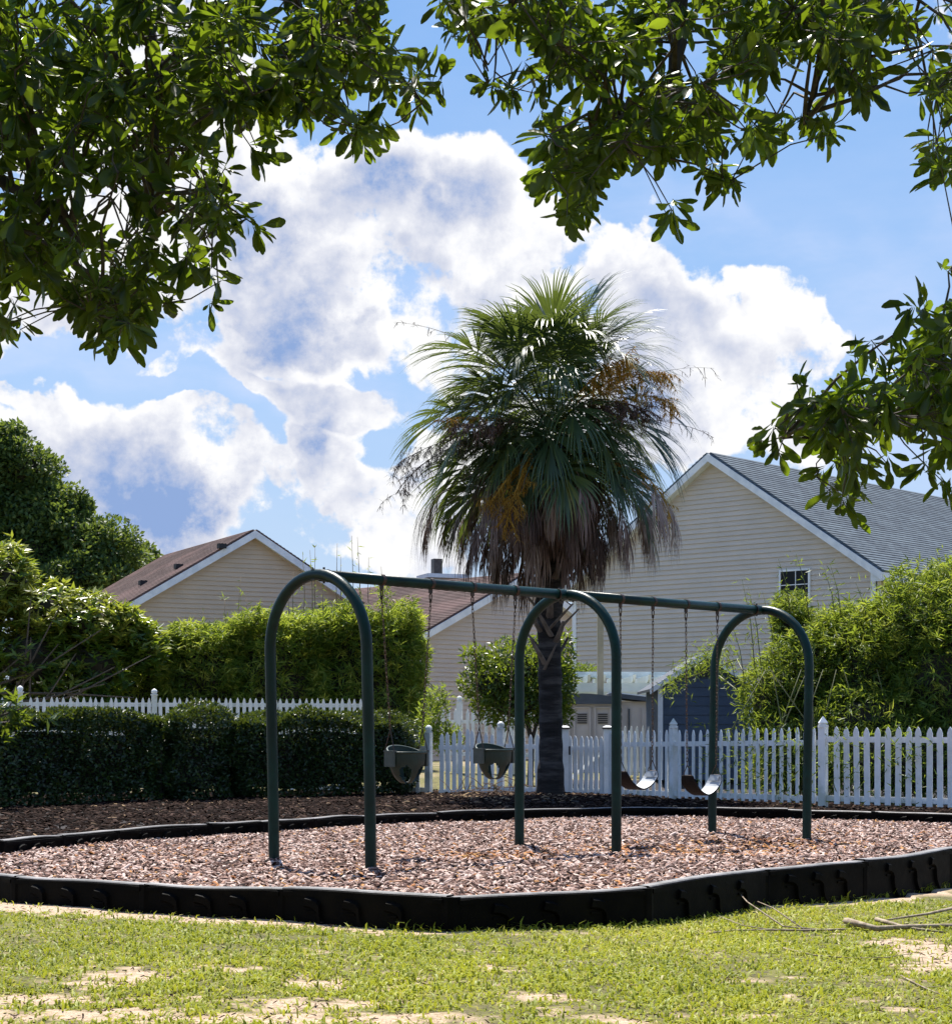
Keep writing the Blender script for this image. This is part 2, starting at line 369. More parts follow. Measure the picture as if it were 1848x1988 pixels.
# border line: front (left to right) then back (right to left), tops from the photograph
ZT = .143
def topw(px, py): Y = (E - ZT) * F / (py - HY); return ((px - CX) * Y / F, Y)
front = [topw(*p) for p in [(-420, 1640), (-190, 1668), (40, 1699), (289, 1713), (556, 1722), (875, 1739), (1248, 1720), (1477, 1687), (1668, 1671), (1834, 1648), (1975, 1630)]]
back = [topw(*p) for p in [(2080, 1592), (1900, 1581), (1700, 1575), (1530, 1570), (1380, 1568), (1190, 1567.5), (1010, 1571.5), (850, 1577), (699, 1583), (503, 1595), (402, 1599), (221, 1611), (0, 1630), (-260, 1640)]]
pit = front + back
pitA = np.array(pit)

sand_blobs = []
for px, py, rx, ry, s_ in [(241, 1905, .28, .20, 1), (110, 1955, .45, .16, 1), (330, 1950, .40, .10, .9), (240, 1980, .7, .14, 1.2), (90, 1985, .5, .14, 1.1), (480, 1985, .5, .10, 1), (553, 1955, .35, .10, 1), (628, 1908, .22, .10, .8), (678, 1950, .3, .09, .9), (830, 1982, .35, .09, 1),
                           (1019, 1933, .25, .08, .8), (1120, 1975, .3, .1, .6), (1830, 1835, .42, .42, 1.3), (1769, 1942, .18, .12, .8), (60, 1890, .3, .1, .5), (430, 1880, .3, .12, .5),
                           (1240, 1880, .2, .08, .45), (1450, 1960, .2, .08, .5), (930, 1880, .3, .08, .4), (700, 1860, .25, .1, .4)]:
    q = atg(px, py, -.07); sand_blobs.append((q[0], q[1], rx, ry, s_))
fr = np.array(front)
def dist_front(P):
    best = np.full(len(P), 1e9)
    for i in range(len(fr) - 1):
        a, b_ = fr[i], fr[i + 1]; ab = b_ - a; t = np.clip(((P - a) @ ab) / (ab @ ab), 0, 1)
        best = np.minimum(best, np.linalg.norm(P - (a + t[:, None] * ab), axis=1))
    return best
def sand_mask(P):
    m = np.zeros(len(P)); n1 = fbm(P, 3.2, 4, 3); n2 = fbm(P, 14, 3, 9)
    for x, y, rx, ry, s_ in sand_blobs:
        r = np.sqrt(((P[:, 0] - x) / rx) ** 2 + ((P[:, 1] - y) / (ry * 2.2)) ** 2)
        m = np.maximum(m, s_ * np.clip(1.35 - r, 0, 1))
    df = dist_front(P)
    wid = np.interp(P[:, 0], [-4, -3, -.6, .1, 1.2, 2.6, 4.5], [.60, .62, .42, .12, .03, .30, .55])
    m = np.maximum(m, 1.6 * np.clip((wid - df) / wid + .25, 0, 1))
    v = m * .92 + (n1 - .5) * 1.5 + (n2 - .5) * 1.7
    return np.clip((v - .40) / .42, 0, 1)
xs = np.concatenate([np.linspace(-400, -40, 14)[:-1], np.linspace(-40, -6, 18)[:-1], np.linspace(-6, 6.5, 240)[:-1], np.linspace(6.5, 40, 18)[:-1], np.linspace(40, 400, 14)])
ys = np.concatenate([np.linspace(-60, 6, 12)[:-1], np.linspace(6, 14, 190)[:-1], np.linspace(14, 60, 93)[:-1], np.linspace(60, 600, 20)])
gx, gy = np.meshgrid(xs, ys); P2 = np.stack([gx.ravel(), gy.ravel()], 1)
sm = sand_mask(P2); near = (P2[:, 1] > 4) & (P2[:, 1] < 16) & (abs(P2[:, 0]) < 8)
sm = np.where(near, sm, np.clip((fbm(P2, .6, 4, 5) - .55) * 3, 0, .6))
gz = ground_z(P2[:, 0], P2[:, 1]) + (fbm(P2, 2.0, 3, 4) - .5) * .03 * near
ins = inpoly(P2, pit); gz = np.where(ins, -.2, gz)
V = np.column_stack([P2, gz]); nx, ny = len(xs), len(ys)
ii = (np.arange(ny - 1)[:, None] * nx + np.arange(nx - 1)[None]).ravel()
Q = np.stack([ii, ii + 1, ii + nx + 1, ii + nx], 1)
m = bpy.data.materials.new('lawn_ground'); m.use_nodes = True; t = NT(m.node_tree); MT['lawn_ground'] = m
p = t.n['Principled BSDF']; p.inputs['Roughness'].default_value = .95
tcn = t.node('ShaderNodeTexCoord'); a = t.node('ShaderNodeAttribute', attribute_name='tint')
gr = t.mix(t.ss(t.noise(tcn.outputs['Object'], 14, 5, .65), .35, .65), (.07, .058, .018, 1), (.17, .16, .035, 1))
sn = t.mix(t.ss(t.noise(tcn.outputs['Object'], 30, 5, .65), .35, .7), (.62, .46, .33, 1), (.42, .29, .19, 1))
sn = t.mix(t.ss(t.noise(tcn.outputs['Object'], 110, 3, .6), .52, .66), sn, (.20, .13, .08, 1))
t.l.new(t.mix(a.outputs['Fac'], gr, sn), p.inputs['Base Color'])
bp = t.node('ShaderNodeBump'); bp.inputs['Strength'].default_value = .7; bp.inputs['Distance'].default_value = .02
t.l.new(t.noise(tcn.outputs['Object'], 45, 6, .7), bp.inputs['Height']); t.l.new(bp.outputs[0], p.inputs['Normal'])
tag(np_obj('lawn', V, Q, 'lawn_ground', tint=sm, smooth=True), kind='structure')

# mulch pit floor
def grid_in(poly, step, zf, extra=0):
    a = np.array(poly); x0, y0 = a.min(0); x1, y1 = a.max(0)
    xs = np.arange(x0, x1 + step, step); ys = np.arange(y0, y1 + step, step); gx, gy = np.meshgrid(xs, ys)
    P = np.stack([gx.ravel(), gy.ravel()], 1); nx = len(xs)
    ii = (np.arange(len(ys) - 1)[:, None] * nx + np.arange(nx - 1)[None]).ravel()
    ctr = P[ii] + step / 2; keep = inpoly(ctr, poly)
    q = np.stack([ii, ii + 1, ii + nx + 1, ii + nx], 1)[keep]
    return np.column_stack([P, zf(P)]), q
DIRT = [(2.0, 17.2, 1.1, .9), (3.0, 18.3, .8, .8), (.2, 16.4, .7, .6)]     # kicked-bare ovals under the swings
def dirt(P):
    m = np.zeros(len(P))
    for x, y, rx, ry in DIRT: m = np.maximum(m, np.clip(1.3 - np.hypot((P[:, 0] - x) / rx, (P[:, 1] - y) / ry), 0, 1))
    return m
def mulch_z(P): return (fbm(P, 1.1, 4, 2) - .5) * .05 - .05 * np.clip(dirt(P), 0, 1) + .004
m = mat('mulch_soil', (.07, .038, .028), .95, (.03, .018, .014), 22, .8, 50, col3=(.30, .13, .065), n3=.45)
V, Q = grid_in(pit, .1, mulch_z)
tag(np_obj('mulch_ground', V, Q, 'mulch_soil', smooth=True), kind='structure')

def chipmat(name, stops, spec=.2):
    leafmat(name, stops, .85, 0.0, spec=spec)
chipmat('wood_chip', [(0, (.022, .012, .010)), (.28, (.085, .040, .030)), (.55, (.29, .18, .145)), (.85, (.64, .51, .45)), (.93, (.36, .14, .05)), (1, (.48, .26, .09))])
chipmat('bed_chip', [(0, (.006, .004, .003)), (.5, (.018, .010, .008)), (.85, (.085, .055, .043)), (1, (.34, .24, .14))], .03)
CB = np.array([(0, -.5, 0), (0, .5, 0), (1, .35, .1), (1, -.4, .1), (.05, -.42, 1), (.05, .42, 1), (.5, .5, 1.5), (.5, -.5, 1.3), (.95, .3, 1), (.95, -.32, 1)], float)
CF = np.array([(4, 7, 5), (5, 7, 6), (7, 9, 6), (6, 9, 8), (0, 4, 1), (1, 4, 5), (0, 3, 7), (0, 7, 4), (3, 9, 7), (1, 5, 6), (1, 6, 2), (6, 8, 2), (2, 8, 9), (2, 9, 3)])
def chips(P, Z, L, W, H, tilt, tint):
    n = len(P); th = rng.uniform(0, 2 * np.pi, n)
    D = np.stack([np.cos(th), np.sin(th), rng.normal(0, tilt, n)], 1); N = nrm(np.stack([rng.normal(0, tilt, n), rng.normal(0, tilt, n), np.ones(n)], 1))
    D = nrm(D); Sd = nrm(np.cross(D, N)); N = np.cross(Sd, D)
    V = np.column_stack([P, Z])[:, None] + D[:, None] * ((CB[None, :, 0, None] - .5) * L[:, None, None]) + Sd[:, None] * (CB[None, :, 1, None] * W[:, None, None]) + N[:, None] * (CB[None, :, 2, None] * H[:, None, None])
    return V.reshape(-1, 3), (CF[None] + (np.arange(n) * len(CB))[:, None, None]).reshape(-1, 3), np.repeat(tint, len(CB))
def sample_poly(poly, n):
    a = np.array(poly); lo, hi = a.min(0), a.max(0); out = []; tot = 0
    while tot < n:
        q = rng.uniform(lo, hi, (n * 2, 2)); q = q[inpoly(q, poly)]; out.append(q); tot += len(q)
    return np.concatenate(out)[:n]
q = sample_poly(pit, 150000)
keep = (abs(q[:, 0]) < q[:, 1] * .29 + .3)
q = q[keep]; d_ = dirt(q)
q = q[rng.uniform(size=len(q)) > d_ * .5][:88000]; d_ = dirt(q); n = len(q)
tn = np.clip(rng.beta(1.05, 1.05, n) * .90, 0, 1); tn = np.where(rng.uniform(size=n) < .05 + .45 * np.clip(d_, 0, 1), rng.uniform(.90, 1, n), tn)
Lc = rng.gamma(5, .0102, n) + .012; Wc = rng.uniform(.010, .030, n)
V, Fc, tt = chips(q, mulch_z(q) + rng.uniform(0, .022, n), Lc, Wc, rng.uniform(.003, .009, n), .36, tn)
tag(np_obj('wood_chips', V, Fc, 'wood_chip', tint=tt, kind='stuff', origin=(0, 16, 0)), 'pinkish brown wood chip mulch filling the swing area inside the black border', 'wood chips')

# planting bed behind the border
bp_poly = [back[0]] + back[1:] + [(-9.5, 27), (-9, 29.5), (-4, 32.5), (2.2, 32.4), (5.6, 25.4), (8.2, 24.2)]
def bed_z(P): return .085 + (fbm(P, .9, 4, 8) - .5) * .06 + .04 * np.exp(-((P[:, 0] - 1.0) ** 2 + (P[:, 1] - 28.8) ** 2) / 3)
mat('bed_soil_and_shade', (.022, .014, .011), .95, (.010, .007, .006), 14, .8, 40)
V, Q = grid_in(bp_poly, .15, bed_z)
tag(np_obj('planting_bed', V, Q, 'bed_soil_and_shade', smooth=True), kind='structure')
q = sample_poly(bp_poly, 30000); n = len(q)
V, Fc, tt = chips(q, bed_z(q) + rng.uniform(0, .02, n), rng.gamma(5, .016, n) + .02, rng.uniform(.014, .04, n), rng.uniform(.004, .01, n), .25, np.clip(rng.beta(1.4, 2.2, n) + .55 * np.exp(-((q[:, 0] - .7) ** 2 / 2.2 + (q[:, 1] - 28.8) ** 2 / 5)) * rng.uniform(0, 1, n), 0, 1))
tag(np_obj('bed_mulch', V, Fc, 'bed_chip', tint=tt, kind='stuff', origin=(0, 26, .09)), 'dark brown bark mulch on the bed between the far border and the hedge', 'bark mulch')

V, Q = grid_in([(1.3, 30.9), (5.5, 25.7), (8.5, 24.3), (12, 24), (12, 35), (1.3, 35)], .5, lambda P: ground_z(P[:, 0], P[:, 1]) + .02)  # dark sheet standing in for the shade behind the fence
tag(np_obj('yard_shade_sheet', V, Q, 'bed_soil_and_shade', smooth=True), kind='structure')
# grass blades
leafmat('grass_blade', [(0, (.11, .15, .012)), (.4, (.27, .32, .020)), (.8, (.44, .46, .035)), (1, (.56, .48, .16))], .55, .35, (.5, .5, .05), .3)
def blades(q, n_per, h, tintoff=0, wid=.0038):
    n = len(q)
    z = ground_z(q[:, 0], q[:, 1]) - .008
    th = rng.uniform(0, 2 * np.pi, n); lean = rng.uniform(.15, 1.25, n) ** 1.1
    D = np.stack([np.cos(th) * lean, np.sin(th) * lean, np.ones(n)], 1); D = nrm(D)
    side = np.stack([-np.sin(th), np.cos(th), np.zeros(n)], 1) + rng.normal(0, .3, (n, 3)); side = nrm(side)
    H = h * np.clip(rng.gamma(7, .125, n), .35, 2.1); Wd = wid * rng.uniform(.7, 1.6, n)
    b0 = np.column_stack([q, z]); m1 = b0 + D * (H * .55)[:, None]
    tip = m1 + nrm(D * .7 + np.stack([np.cos(th) * .7, np.sin(th) * .7, -rng.uniform(0, .8, n)], 1)) * (H * .5)[:, None]
    V = np.stack([b0 - side * Wd[:, None], b0 + side * Wd[:, None], m1 + side * Wd[:, None], m1 - side * Wd[:, None], tip], 1)
    f = np.array([(0, 1, 2), (0, 2, 3), (3, 2, 4)])
    Fc = (f[None] + (np.arange(n) * 5)[:, None, None]).reshape(-1, 3)
    big = fbm(q, .8, 3, 21)
    tn = np.clip(rng.beta(2.4, 2.2, n) * .75 + (big - .5) * .8 + .1 + tintoff, 0, 1); tn = np.where(rng.uniform(size=n) < .05, 1, tn)
    return V.reshape(-1, 3), Fc, np.repeat(tn, 5)
NB = 230000
yy = np.sqrt(rng.uniform(6.4 ** 2, 13.8 ** 2, NB)); xx = rng.uniform(-1, 1, NB) * (yy * .275 + .35)
# in tufts
q = np.column_stack([xx, yy]); cen = np.column_stack([rng.uniform(-5, 5, 16000), rng.uniform(6.2, 14, 16000)])
kk = rng.uniform(size=NB) < .35
q = q[~inpoly(q, pit)]; sm = sand_mask(q); df = dist_front(q)
q = q[(rng.uniform(size=len(q)) > np.clip(sm * 1.15, 0, 1) * .94) & (df > .05)]
thin = fbm(q, 5, 3, 33); q = q[rng.uniform(size=len(q)) < np.clip((thin - .28) * 4, .25, 1)]
q = q[rng.uniform(size=len(q)) < np.interp(q[:, 1], [7, 12], [1, .75])][:130000]
V, Fc, tt = blades(q, 1, .045)
tag(np_obj('grass', V, Fc, 'grass_blade', tint=tt, kind='stuff', origin=(0, 10, -.07)), 'sunlit yellow green lawn grass with bare sandy patches in the foreground', 'grass')
# dry litter and fallen leaves on the lawn
n = 5200; q = np.column_stack([rng.uniform(-1, 1, n), rng.uniform(6.6, 12.5, n)]); q[:, 0] *= q[:, 1] * .275 + .3; q = q[~inpoly(q, pit)]; sm_ = sand_mask(q); q = q[rng.uniform(size=len(q)) < .25 + .75 * sm_]; n = len(q)
V, Fc, tt = chips(q, ground_z(q[:, 0], q[:, 1]) + rng.uniform(0, .012, n), rng.gamma(4, .006, n) + .006, rng.uniform(.002, .008, n), rng.uniform(.001, .003, n), .3, rng.beta(1.5, 1.5, n))
tag(np_obj('lawn_litter', V, Fc, 'bed_chip', tint=tt, kind='stuff', origin=(0, 9, -.07)), 'small dry brown bits scattered over the sandy lawn', 'litter')
# tall blades straggling at the foot of the border
k = 1300; i = rng.integers(2, len(fr) - 2, k); tpar = rng.uniform(size=k)
q = fr[i] + (fr[np.minimum(i + 1, len(fr) - 1)] - fr[i]) * tpar[:, None]; q[:, 1] -= rng.uniform(.06, .16, k); q = q[(q[:, 0] > -.5)]
V, Fc, tt = blades(q, 1, .075); tag(np_obj('border_grass', V, Fc, 'grass_blade', tint=tt, kind='stuff', origin=(1, 10, -.1)), 'longer grass blades along the foot of the near black border', 'grass')

# ------------------------------------------------------------------ playground border
border = empty('playground_border', (0, 9.6, 0), 'black moulded plastic border timbers ringing the mulch under the swings', 'border')
def segment(a, b_, inside, zsh, sag, bulge=.03):
    """one moulded timber from a to b: recessed panel, three S-shaped ribs each side, stake sleeve at its end"""
    a = np.array(a); b_ = np.array(b_); d = b_ - a; L = np.linalg.norm(d); d /= L; nrm_ = np.array([-d[1], d[0]])
    if np.dot(nrm_, inside - (a + b_) / 2) > 0: nrm_ = -nrm_        # outward
    z0, z1 = -.27, ZT + zsh; th = .05
    def W(s_, o, z):
        o = o + bulge * 4 * s_ * (L - s_) / L ** 2
        return (a[0] + d[0] * s_ + nrm_[0] * o, a[1] + d[1] * s_ + nrm_[1] * o, z)
    mb = MB(); K = 10
    # body with rounded, slightly wavy top
    prof = [(-th, z0), (-th, z1 - .012), (-th + .012, z1), (th - .012, z1), (th, z1 - .012), (th, z0)]
    k0 = len(mb.v)
    for i in range(K + 1):
        s_ = L * i / K; wv_ = sag * math.sin(math.pi * i / K) + .003 * math.sin(7 * i / K + a[0] * 5)
        for j, (o, z) in enumerate(prof):
            mb.v.append(W(s_ + .004 * (1 if i == 0 else -1 if i == K else 0), o, z + (wv_ if 0 < j < 5 else 0)))
    for i in range(K):
        for j in range(5): k = k0 + i * 6 + j; mb.f.append((k, k + 1, k + 7, k + 6))
    mb.f.append(tuple(k0 + j for j in range(6))); mb.f.append(tuple(k0 + K * 6 + j for j in range(6))[::-1])
    tl_ = MB()  # pale strip carrying the painted highlight along the top
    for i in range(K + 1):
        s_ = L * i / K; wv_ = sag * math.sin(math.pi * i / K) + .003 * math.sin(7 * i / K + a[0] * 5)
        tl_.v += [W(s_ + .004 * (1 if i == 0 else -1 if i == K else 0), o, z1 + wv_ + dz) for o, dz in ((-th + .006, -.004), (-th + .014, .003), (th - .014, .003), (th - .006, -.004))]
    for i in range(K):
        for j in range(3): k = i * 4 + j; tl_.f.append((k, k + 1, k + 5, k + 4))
    # top and bottom lips
    for sgn in (1, -1):
        mb.boxa(W(.02, sgn * th, z1 - .045), np.array([d[0], d[1], 0]) * (L - .04), np.array([nrm_[0], nrm_[1], 0]) * sgn * .012, (0, 0, .028))
        # S ribs
        for c in range(3):
            sc = L * (.25 + .25 * c)
            pts = []
            for u in np.linspace(0, 1, 9):
                pts.append((sc - .10 + .21 * u + .035 * math.sin(u * 6.0), z1 - .075 - .215 * (u ** 1.7)))
            for (p1, p2) in zip(pts[:-1], pts[1:]):
                hh = .034
                v1 = [W(p1[0] - hh * .3, sgn * th, p1[1] - hh), W(p2[0] - hh * .3, sgn * th, p2[1] - hh), W(p2[0] + hh * .3, sgn * th, p2[1] + hh), W(p1[0] + hh * .3, sgn * th, p1[1] + hh)]
                v2 = [W(p1[0] - hh * .2, sgn * (th + .024), p1[1] - hh * .6), W(p2[0] - hh * .2, sgn * (th + .024), p2[1] - hh * .6), W(p2[0] + hh * .2, sgn * (th + .024), p2[1] + hh * .6), W(p1[0] + hh * .2, sgn * (th + .024), p1[1] + hh * .6)]
                mb.add(v1 + v2, [(4, 5, 6, 7), (0, 1, 5, 4), (1, 2, 6, 5), (2, 3, 7, 6), (3, 0, 4, 7)])
            # short molded slot under each rib head
            mb.boxa(W(sc - .10, sgn * th, z1 - .14), np.array([d[0], d[1], 0]) * .075, np.array([nrm_[0], nrm_[1], 0]) * sgn * .010, (0, 0, .012))
    o = mb.build('border_segment', 'border_plastic', border); tl_.build('top_highlight_strip', 'lit_top_plastic', o)
    # stake sleeve
    mb = MB(); mb.tube([W(L, 0, z0), W(L, 0, z1 - .004)], .063, 10); mb.build('stake_sleeve', 'border_plastic', border, smooth=False)
ctr = np.array([.8, 16.0]); tip = pit
for i in range(len(pit)):
    a, b_ = pit[i], pit[(i + 1) % len(pit)]
    ln = math.dist(a, b_); kN = max(1, round(ln / 1.2)) if ln > 1.7 else 1
    for k in range(kN):
        p1 = (a[0] + (b_[0] - a[0]) * k / kN, a[1] + (b_[1] - a[1]) * k / kN); p2 = (a[0] + (b_[0] - a[0]) * (k + 1) / kN, a[1] + (b_[1] - a[1]) * (k + 1) / kN)
        segment(p1, p2, ctr, rnd.uniform(-.008, .008), rnd.uniform(-.008, .012))

# ------------------------------------------------------------------ swing set
A1 = np.array([(613 - CX) / F * 15.24, 15.24]); A3 = np.array([(1478 - CX) / F * 19.62, 19.62])
U = (A3 - A1); BL_ = np.linalg.norm(U); U /= BL_; PV = np.array([U[1], -U[0]])
def bar(t): return A1 + (A3 - A1) * t
ZB = 2.40; AR = .0465; HW = .61
sset = empty('swing_set', (*bar(.5), 0), 'dark green steel swing frame with three arches and a long top rail', 'swing frame')
def w3(c, along, across, z): return (c[0] + U[0] * along + PV[0] * across, c[1] + U[1] * along + PV[1] * across, z)
for k, t_ in enumerate((0, .5, 1)):
    c = bar(t_); lean = (.065, 0, -.065)[k]; pts = []
    zb = ZB - HW
    pts.append(w3(c, lean, -HW, -.25)); pts.append(w3(c, lean * .9, -HW, .0))
    for z in np.linspace(.5, zb, 5): pts.append(w3(c, lean * (1 - z / ZB), -HW, z))
    for a in np.linspace(0, math.pi, 25)[1:-1]:
        z = zb + HW * math.sin(a); pts.append(w3(c, lean * (1 - z / ZB), -HW * math.cos(a), z))
    for z in np.linspace(zb, .5, 5): pts.append(w3(c, lean * (1 - z / ZB), HW, z))
    pts.append(w3(c, lean * .9, HW, 0)); pts.append(w3(c, lean, HW, -.25))
    ar = MB().tube(pts, AR, 18).build('arch_frame', 'green_paint', sset, smooth=True)
    # clamp round rail and arch, with bolt heads
    for s_ in ((1,) if k == 0 else (-1,) if k == 2 else (-1, 1)):
        cl_ = MB(); cl_.tube([w3(c, s_ * .055, 0, ZB - .002), w3(c, s_ * .125, 0, ZB - .002)], AR + .005, 18)
        cb = cl_.build('rail_clamp', 'green_paint', sset, smooth=False)
        bm_ = MB(); bm_.tube([w3(c, s_ * .09, 0, ZB + .04), w3(c, s_ * .09, 0, ZB + .066)], .010, 8); bm_.tube([w3(c, s_ * .09, 0, ZB - .066), w3(c, s_ * .09, 0, ZB - .04)], .010, 8)
        bm_.build('clamp_bolt', 'dark_metal', sset)
        wl = MB(); wl.tube([w3(c, s_ * .128, 0, ZB - .002), w3(c, s_ * .136, 0, ZB - .002)], AR + .008, 18); wl.build('clamp_collar', 'dark_metal', sset)
    if k == 0:
        MB().tube([w3(c, -.03, 0, ZB), w3(c, .055, 0, ZB)], AR * .96, 16).build('rail_cap', 'green_paint', sset, smooth=False)
for t0, t1 in ((0, .5), (.5, 1)):
    MB().tube([w3(bar(t0), 0, 0, ZB), w3(bar((t0 + t1) / 2), 0, 0, ZB - .004), w3(bar(t1), 0, 0, ZB)], .0455, 18).build('top_rail', 'green_paint', sset, smooth=True)

def link_mesh(p, q, r_=.0032, wd=.0095):
    pass
def chain_mb(P0, P1, pitch=.036, r_=.0034, wd=.0085):
    P0, P1 = np.array(P0), np.array(P1); d = P1 - P0; L = np.linalg.norm(d); d /= L; n = int(L / pitch)
    a = nrm(np.cross(d, np.array([.3, 1, .1]))); b_ = np.cross(d, a); mb = MB(); hl = pitch * .66
    for i in range(n):
        c = P0 + d * (i + .5) * L / n; th = (0 if i % 2 else math.pi / 2) + .12 * i; s_ = a * math.cos(th) + b_ * math.sin(th)
        c = c + (a * math.sin(i * .3) + b_ * math.cos(i * .23)) * .0012
        pts = []
        for k in range(9):
            an = 2 * math.pi * k / 8; sx = math.cos(an); sy = math.sin(an)
            pts.append(c + s_ * wd * sx + d * (hl - wd) * (1 if sy > .01 else -1 if sy < -.01 else 0) + d * wd * sy)
        mb.tube(pts, r_, 4, caps=False)
    return mb
def hanger(t_, root):
    c = bar(t_); mb = MB()
    mb.tube([w3(c, -.018, 0, ZB), w3(c, .018, 0, ZB)], .049, 14)
    mb.box(w3(c, 0, 0, ZB - .062), (.03, .022, .04), math.atan2(U[1], U[0]))
    mb.build('hanger', 'dark_metal', root)
    mb = MB(); mb.tube([w3(c, 0, .0, ZB - .075), w3(c, 0, .014, ZB - .10), w3(c, 0, .012, ZB - .135), w3(c, 0, -.012, ZB - .135), w3(c, 0, -.014, ZB - .10), w3(c, 0, 0, ZB - .075)], .006, 6, caps=False)
    mb.box(w3(c, 0, 0, ZB - .15), (.022, .022, .03)); mb.build('swivel', 'dark_metal', root)
    return w3(c, 0, 0, ZB - .16)
def tri(mb, top, c0, c1, r_=.005): mb.tube([top, c0, c1, top], r_, 6, caps=False)

def px_t(px):
    a = (px - CX) / F; return (a * A1[1] - A1[0]) / ((A3 - A1)[0] - a * (A3 - A1)[1])
def belt_swing(pl, pr, zend, sag, label):
    tl, tr = px_t(pl), px_t(pr); tm = (tl + tr) / 2; c = bar(tm)
    root = empty('belt_swing', (c[0], c[1], zend - sag), label, 'swing', 'black belt swings')
    hs = .235; n = 18; mb = MB(); Wd = .09; rows = []
    for i in range(n + 1):
        u = -1 + 2 * i / n; x = hs * math.sin(u * 1.45) / math.sin(1.45) * (1.0) ; z = zend - sag * (1 - abs(u) ** 1.5)
        wdt = Wd * (1 - .25 * max(0, abs(u) - .8) / .2); rows.append((x, z, wdt))
    T = .007
    for i, (x, z, wdt) in enumerate(rows):
        x0, z0, _ = rows[max(i - 1, 0)]; x1, z1, _ = rows[min(i + 1, n)]; dx, dz = x1 - x0, z1 - z0; l = math.hypot(dx, dz); nx_, nz_ = -dz / l * T, dx / l * T
        for sx, so_ in ((-1, 1), (1, 1), (1, -1), (-1, -1)):
            mb.v.append(w3(c, x + nx_ * so_, wdt * sx, z + nz_ * so_))
    for i in range(n):
        k = i * 4
        for j in range(4): mb.f.append((k + j, k + 4 + j, k + 4 + (j + 1) % 4, k + (j + 1) % 4))
    mb.f.append((0, 1, 2, 3)); mb.f.append((n * 4 + 3, n * 4 + 2, n * 4 + 1, n * 4))
    so_ = mb.build('seat', 'black_rubber', root); so_.data.materials.append(MT['glare_rubber'])
    for f_ in range(n): so_.data.polygons[f_ * 4].material_index = 1  # upper face coloured as if catching glare, underside left black
    for s_, t_ in ((-1, tl), (1, tr)):
        x, z, wdt = rows[0 if s_ < 0 else n]; i2 = 3 if s_ < 0 else n - 3; x2, z2, _ = rows[i2]
        pm = MB(); ux, uz = (x2 - x), (z2 - z); l = math.hypot(ux, uz); ux /= l; uz /= l; nx_, nz_ = -uz * s_ * -1, ux * s_ * -1
        if nz_ < 0: nx_, nz_ = -nx_, -nz_
        o = w3(c, x + ux * .02 + nx_ * .0075, -.055, z + uz * .02 + nz_ * .0075)
        ax = np.array([U[0] * ux, U[1] * ux, uz]) * .05; ay = np.array([PV[0], PV[1], 0]) * .11; az_ = np.array([U[0] * nx_, U[1] * nx_, nz_]) * .006
        pm.boxa(o, ax, ay, az_); pm.build('end_plate', 'glare_rubber' if s_ > 0 else 'black_rubber', root)  # right plate coloured as lit, left one as shaded
        top = np.array(w3(c, x * 1.02, 0, z + .105)); mb = MB()
        tri(mb, top, w3(c, x * .99, -.055, z + .004), w3(c, x * .99, .055, z + .004)); mb.build('shackle', 'dark_metal', root)
        h = hanger(t_, root)
        o = chain_mb(h, top).build('chain', 'chain_metal', root)
    return root
belt_swing(1204, 1267, .725, .175, 'black rubber belt swing hanging nearest the middle arch, seat partly behind its leg')
belt_swing(1331, 1392, .67, .20, 'black rubber belt swing hanging nearest the far right arch')
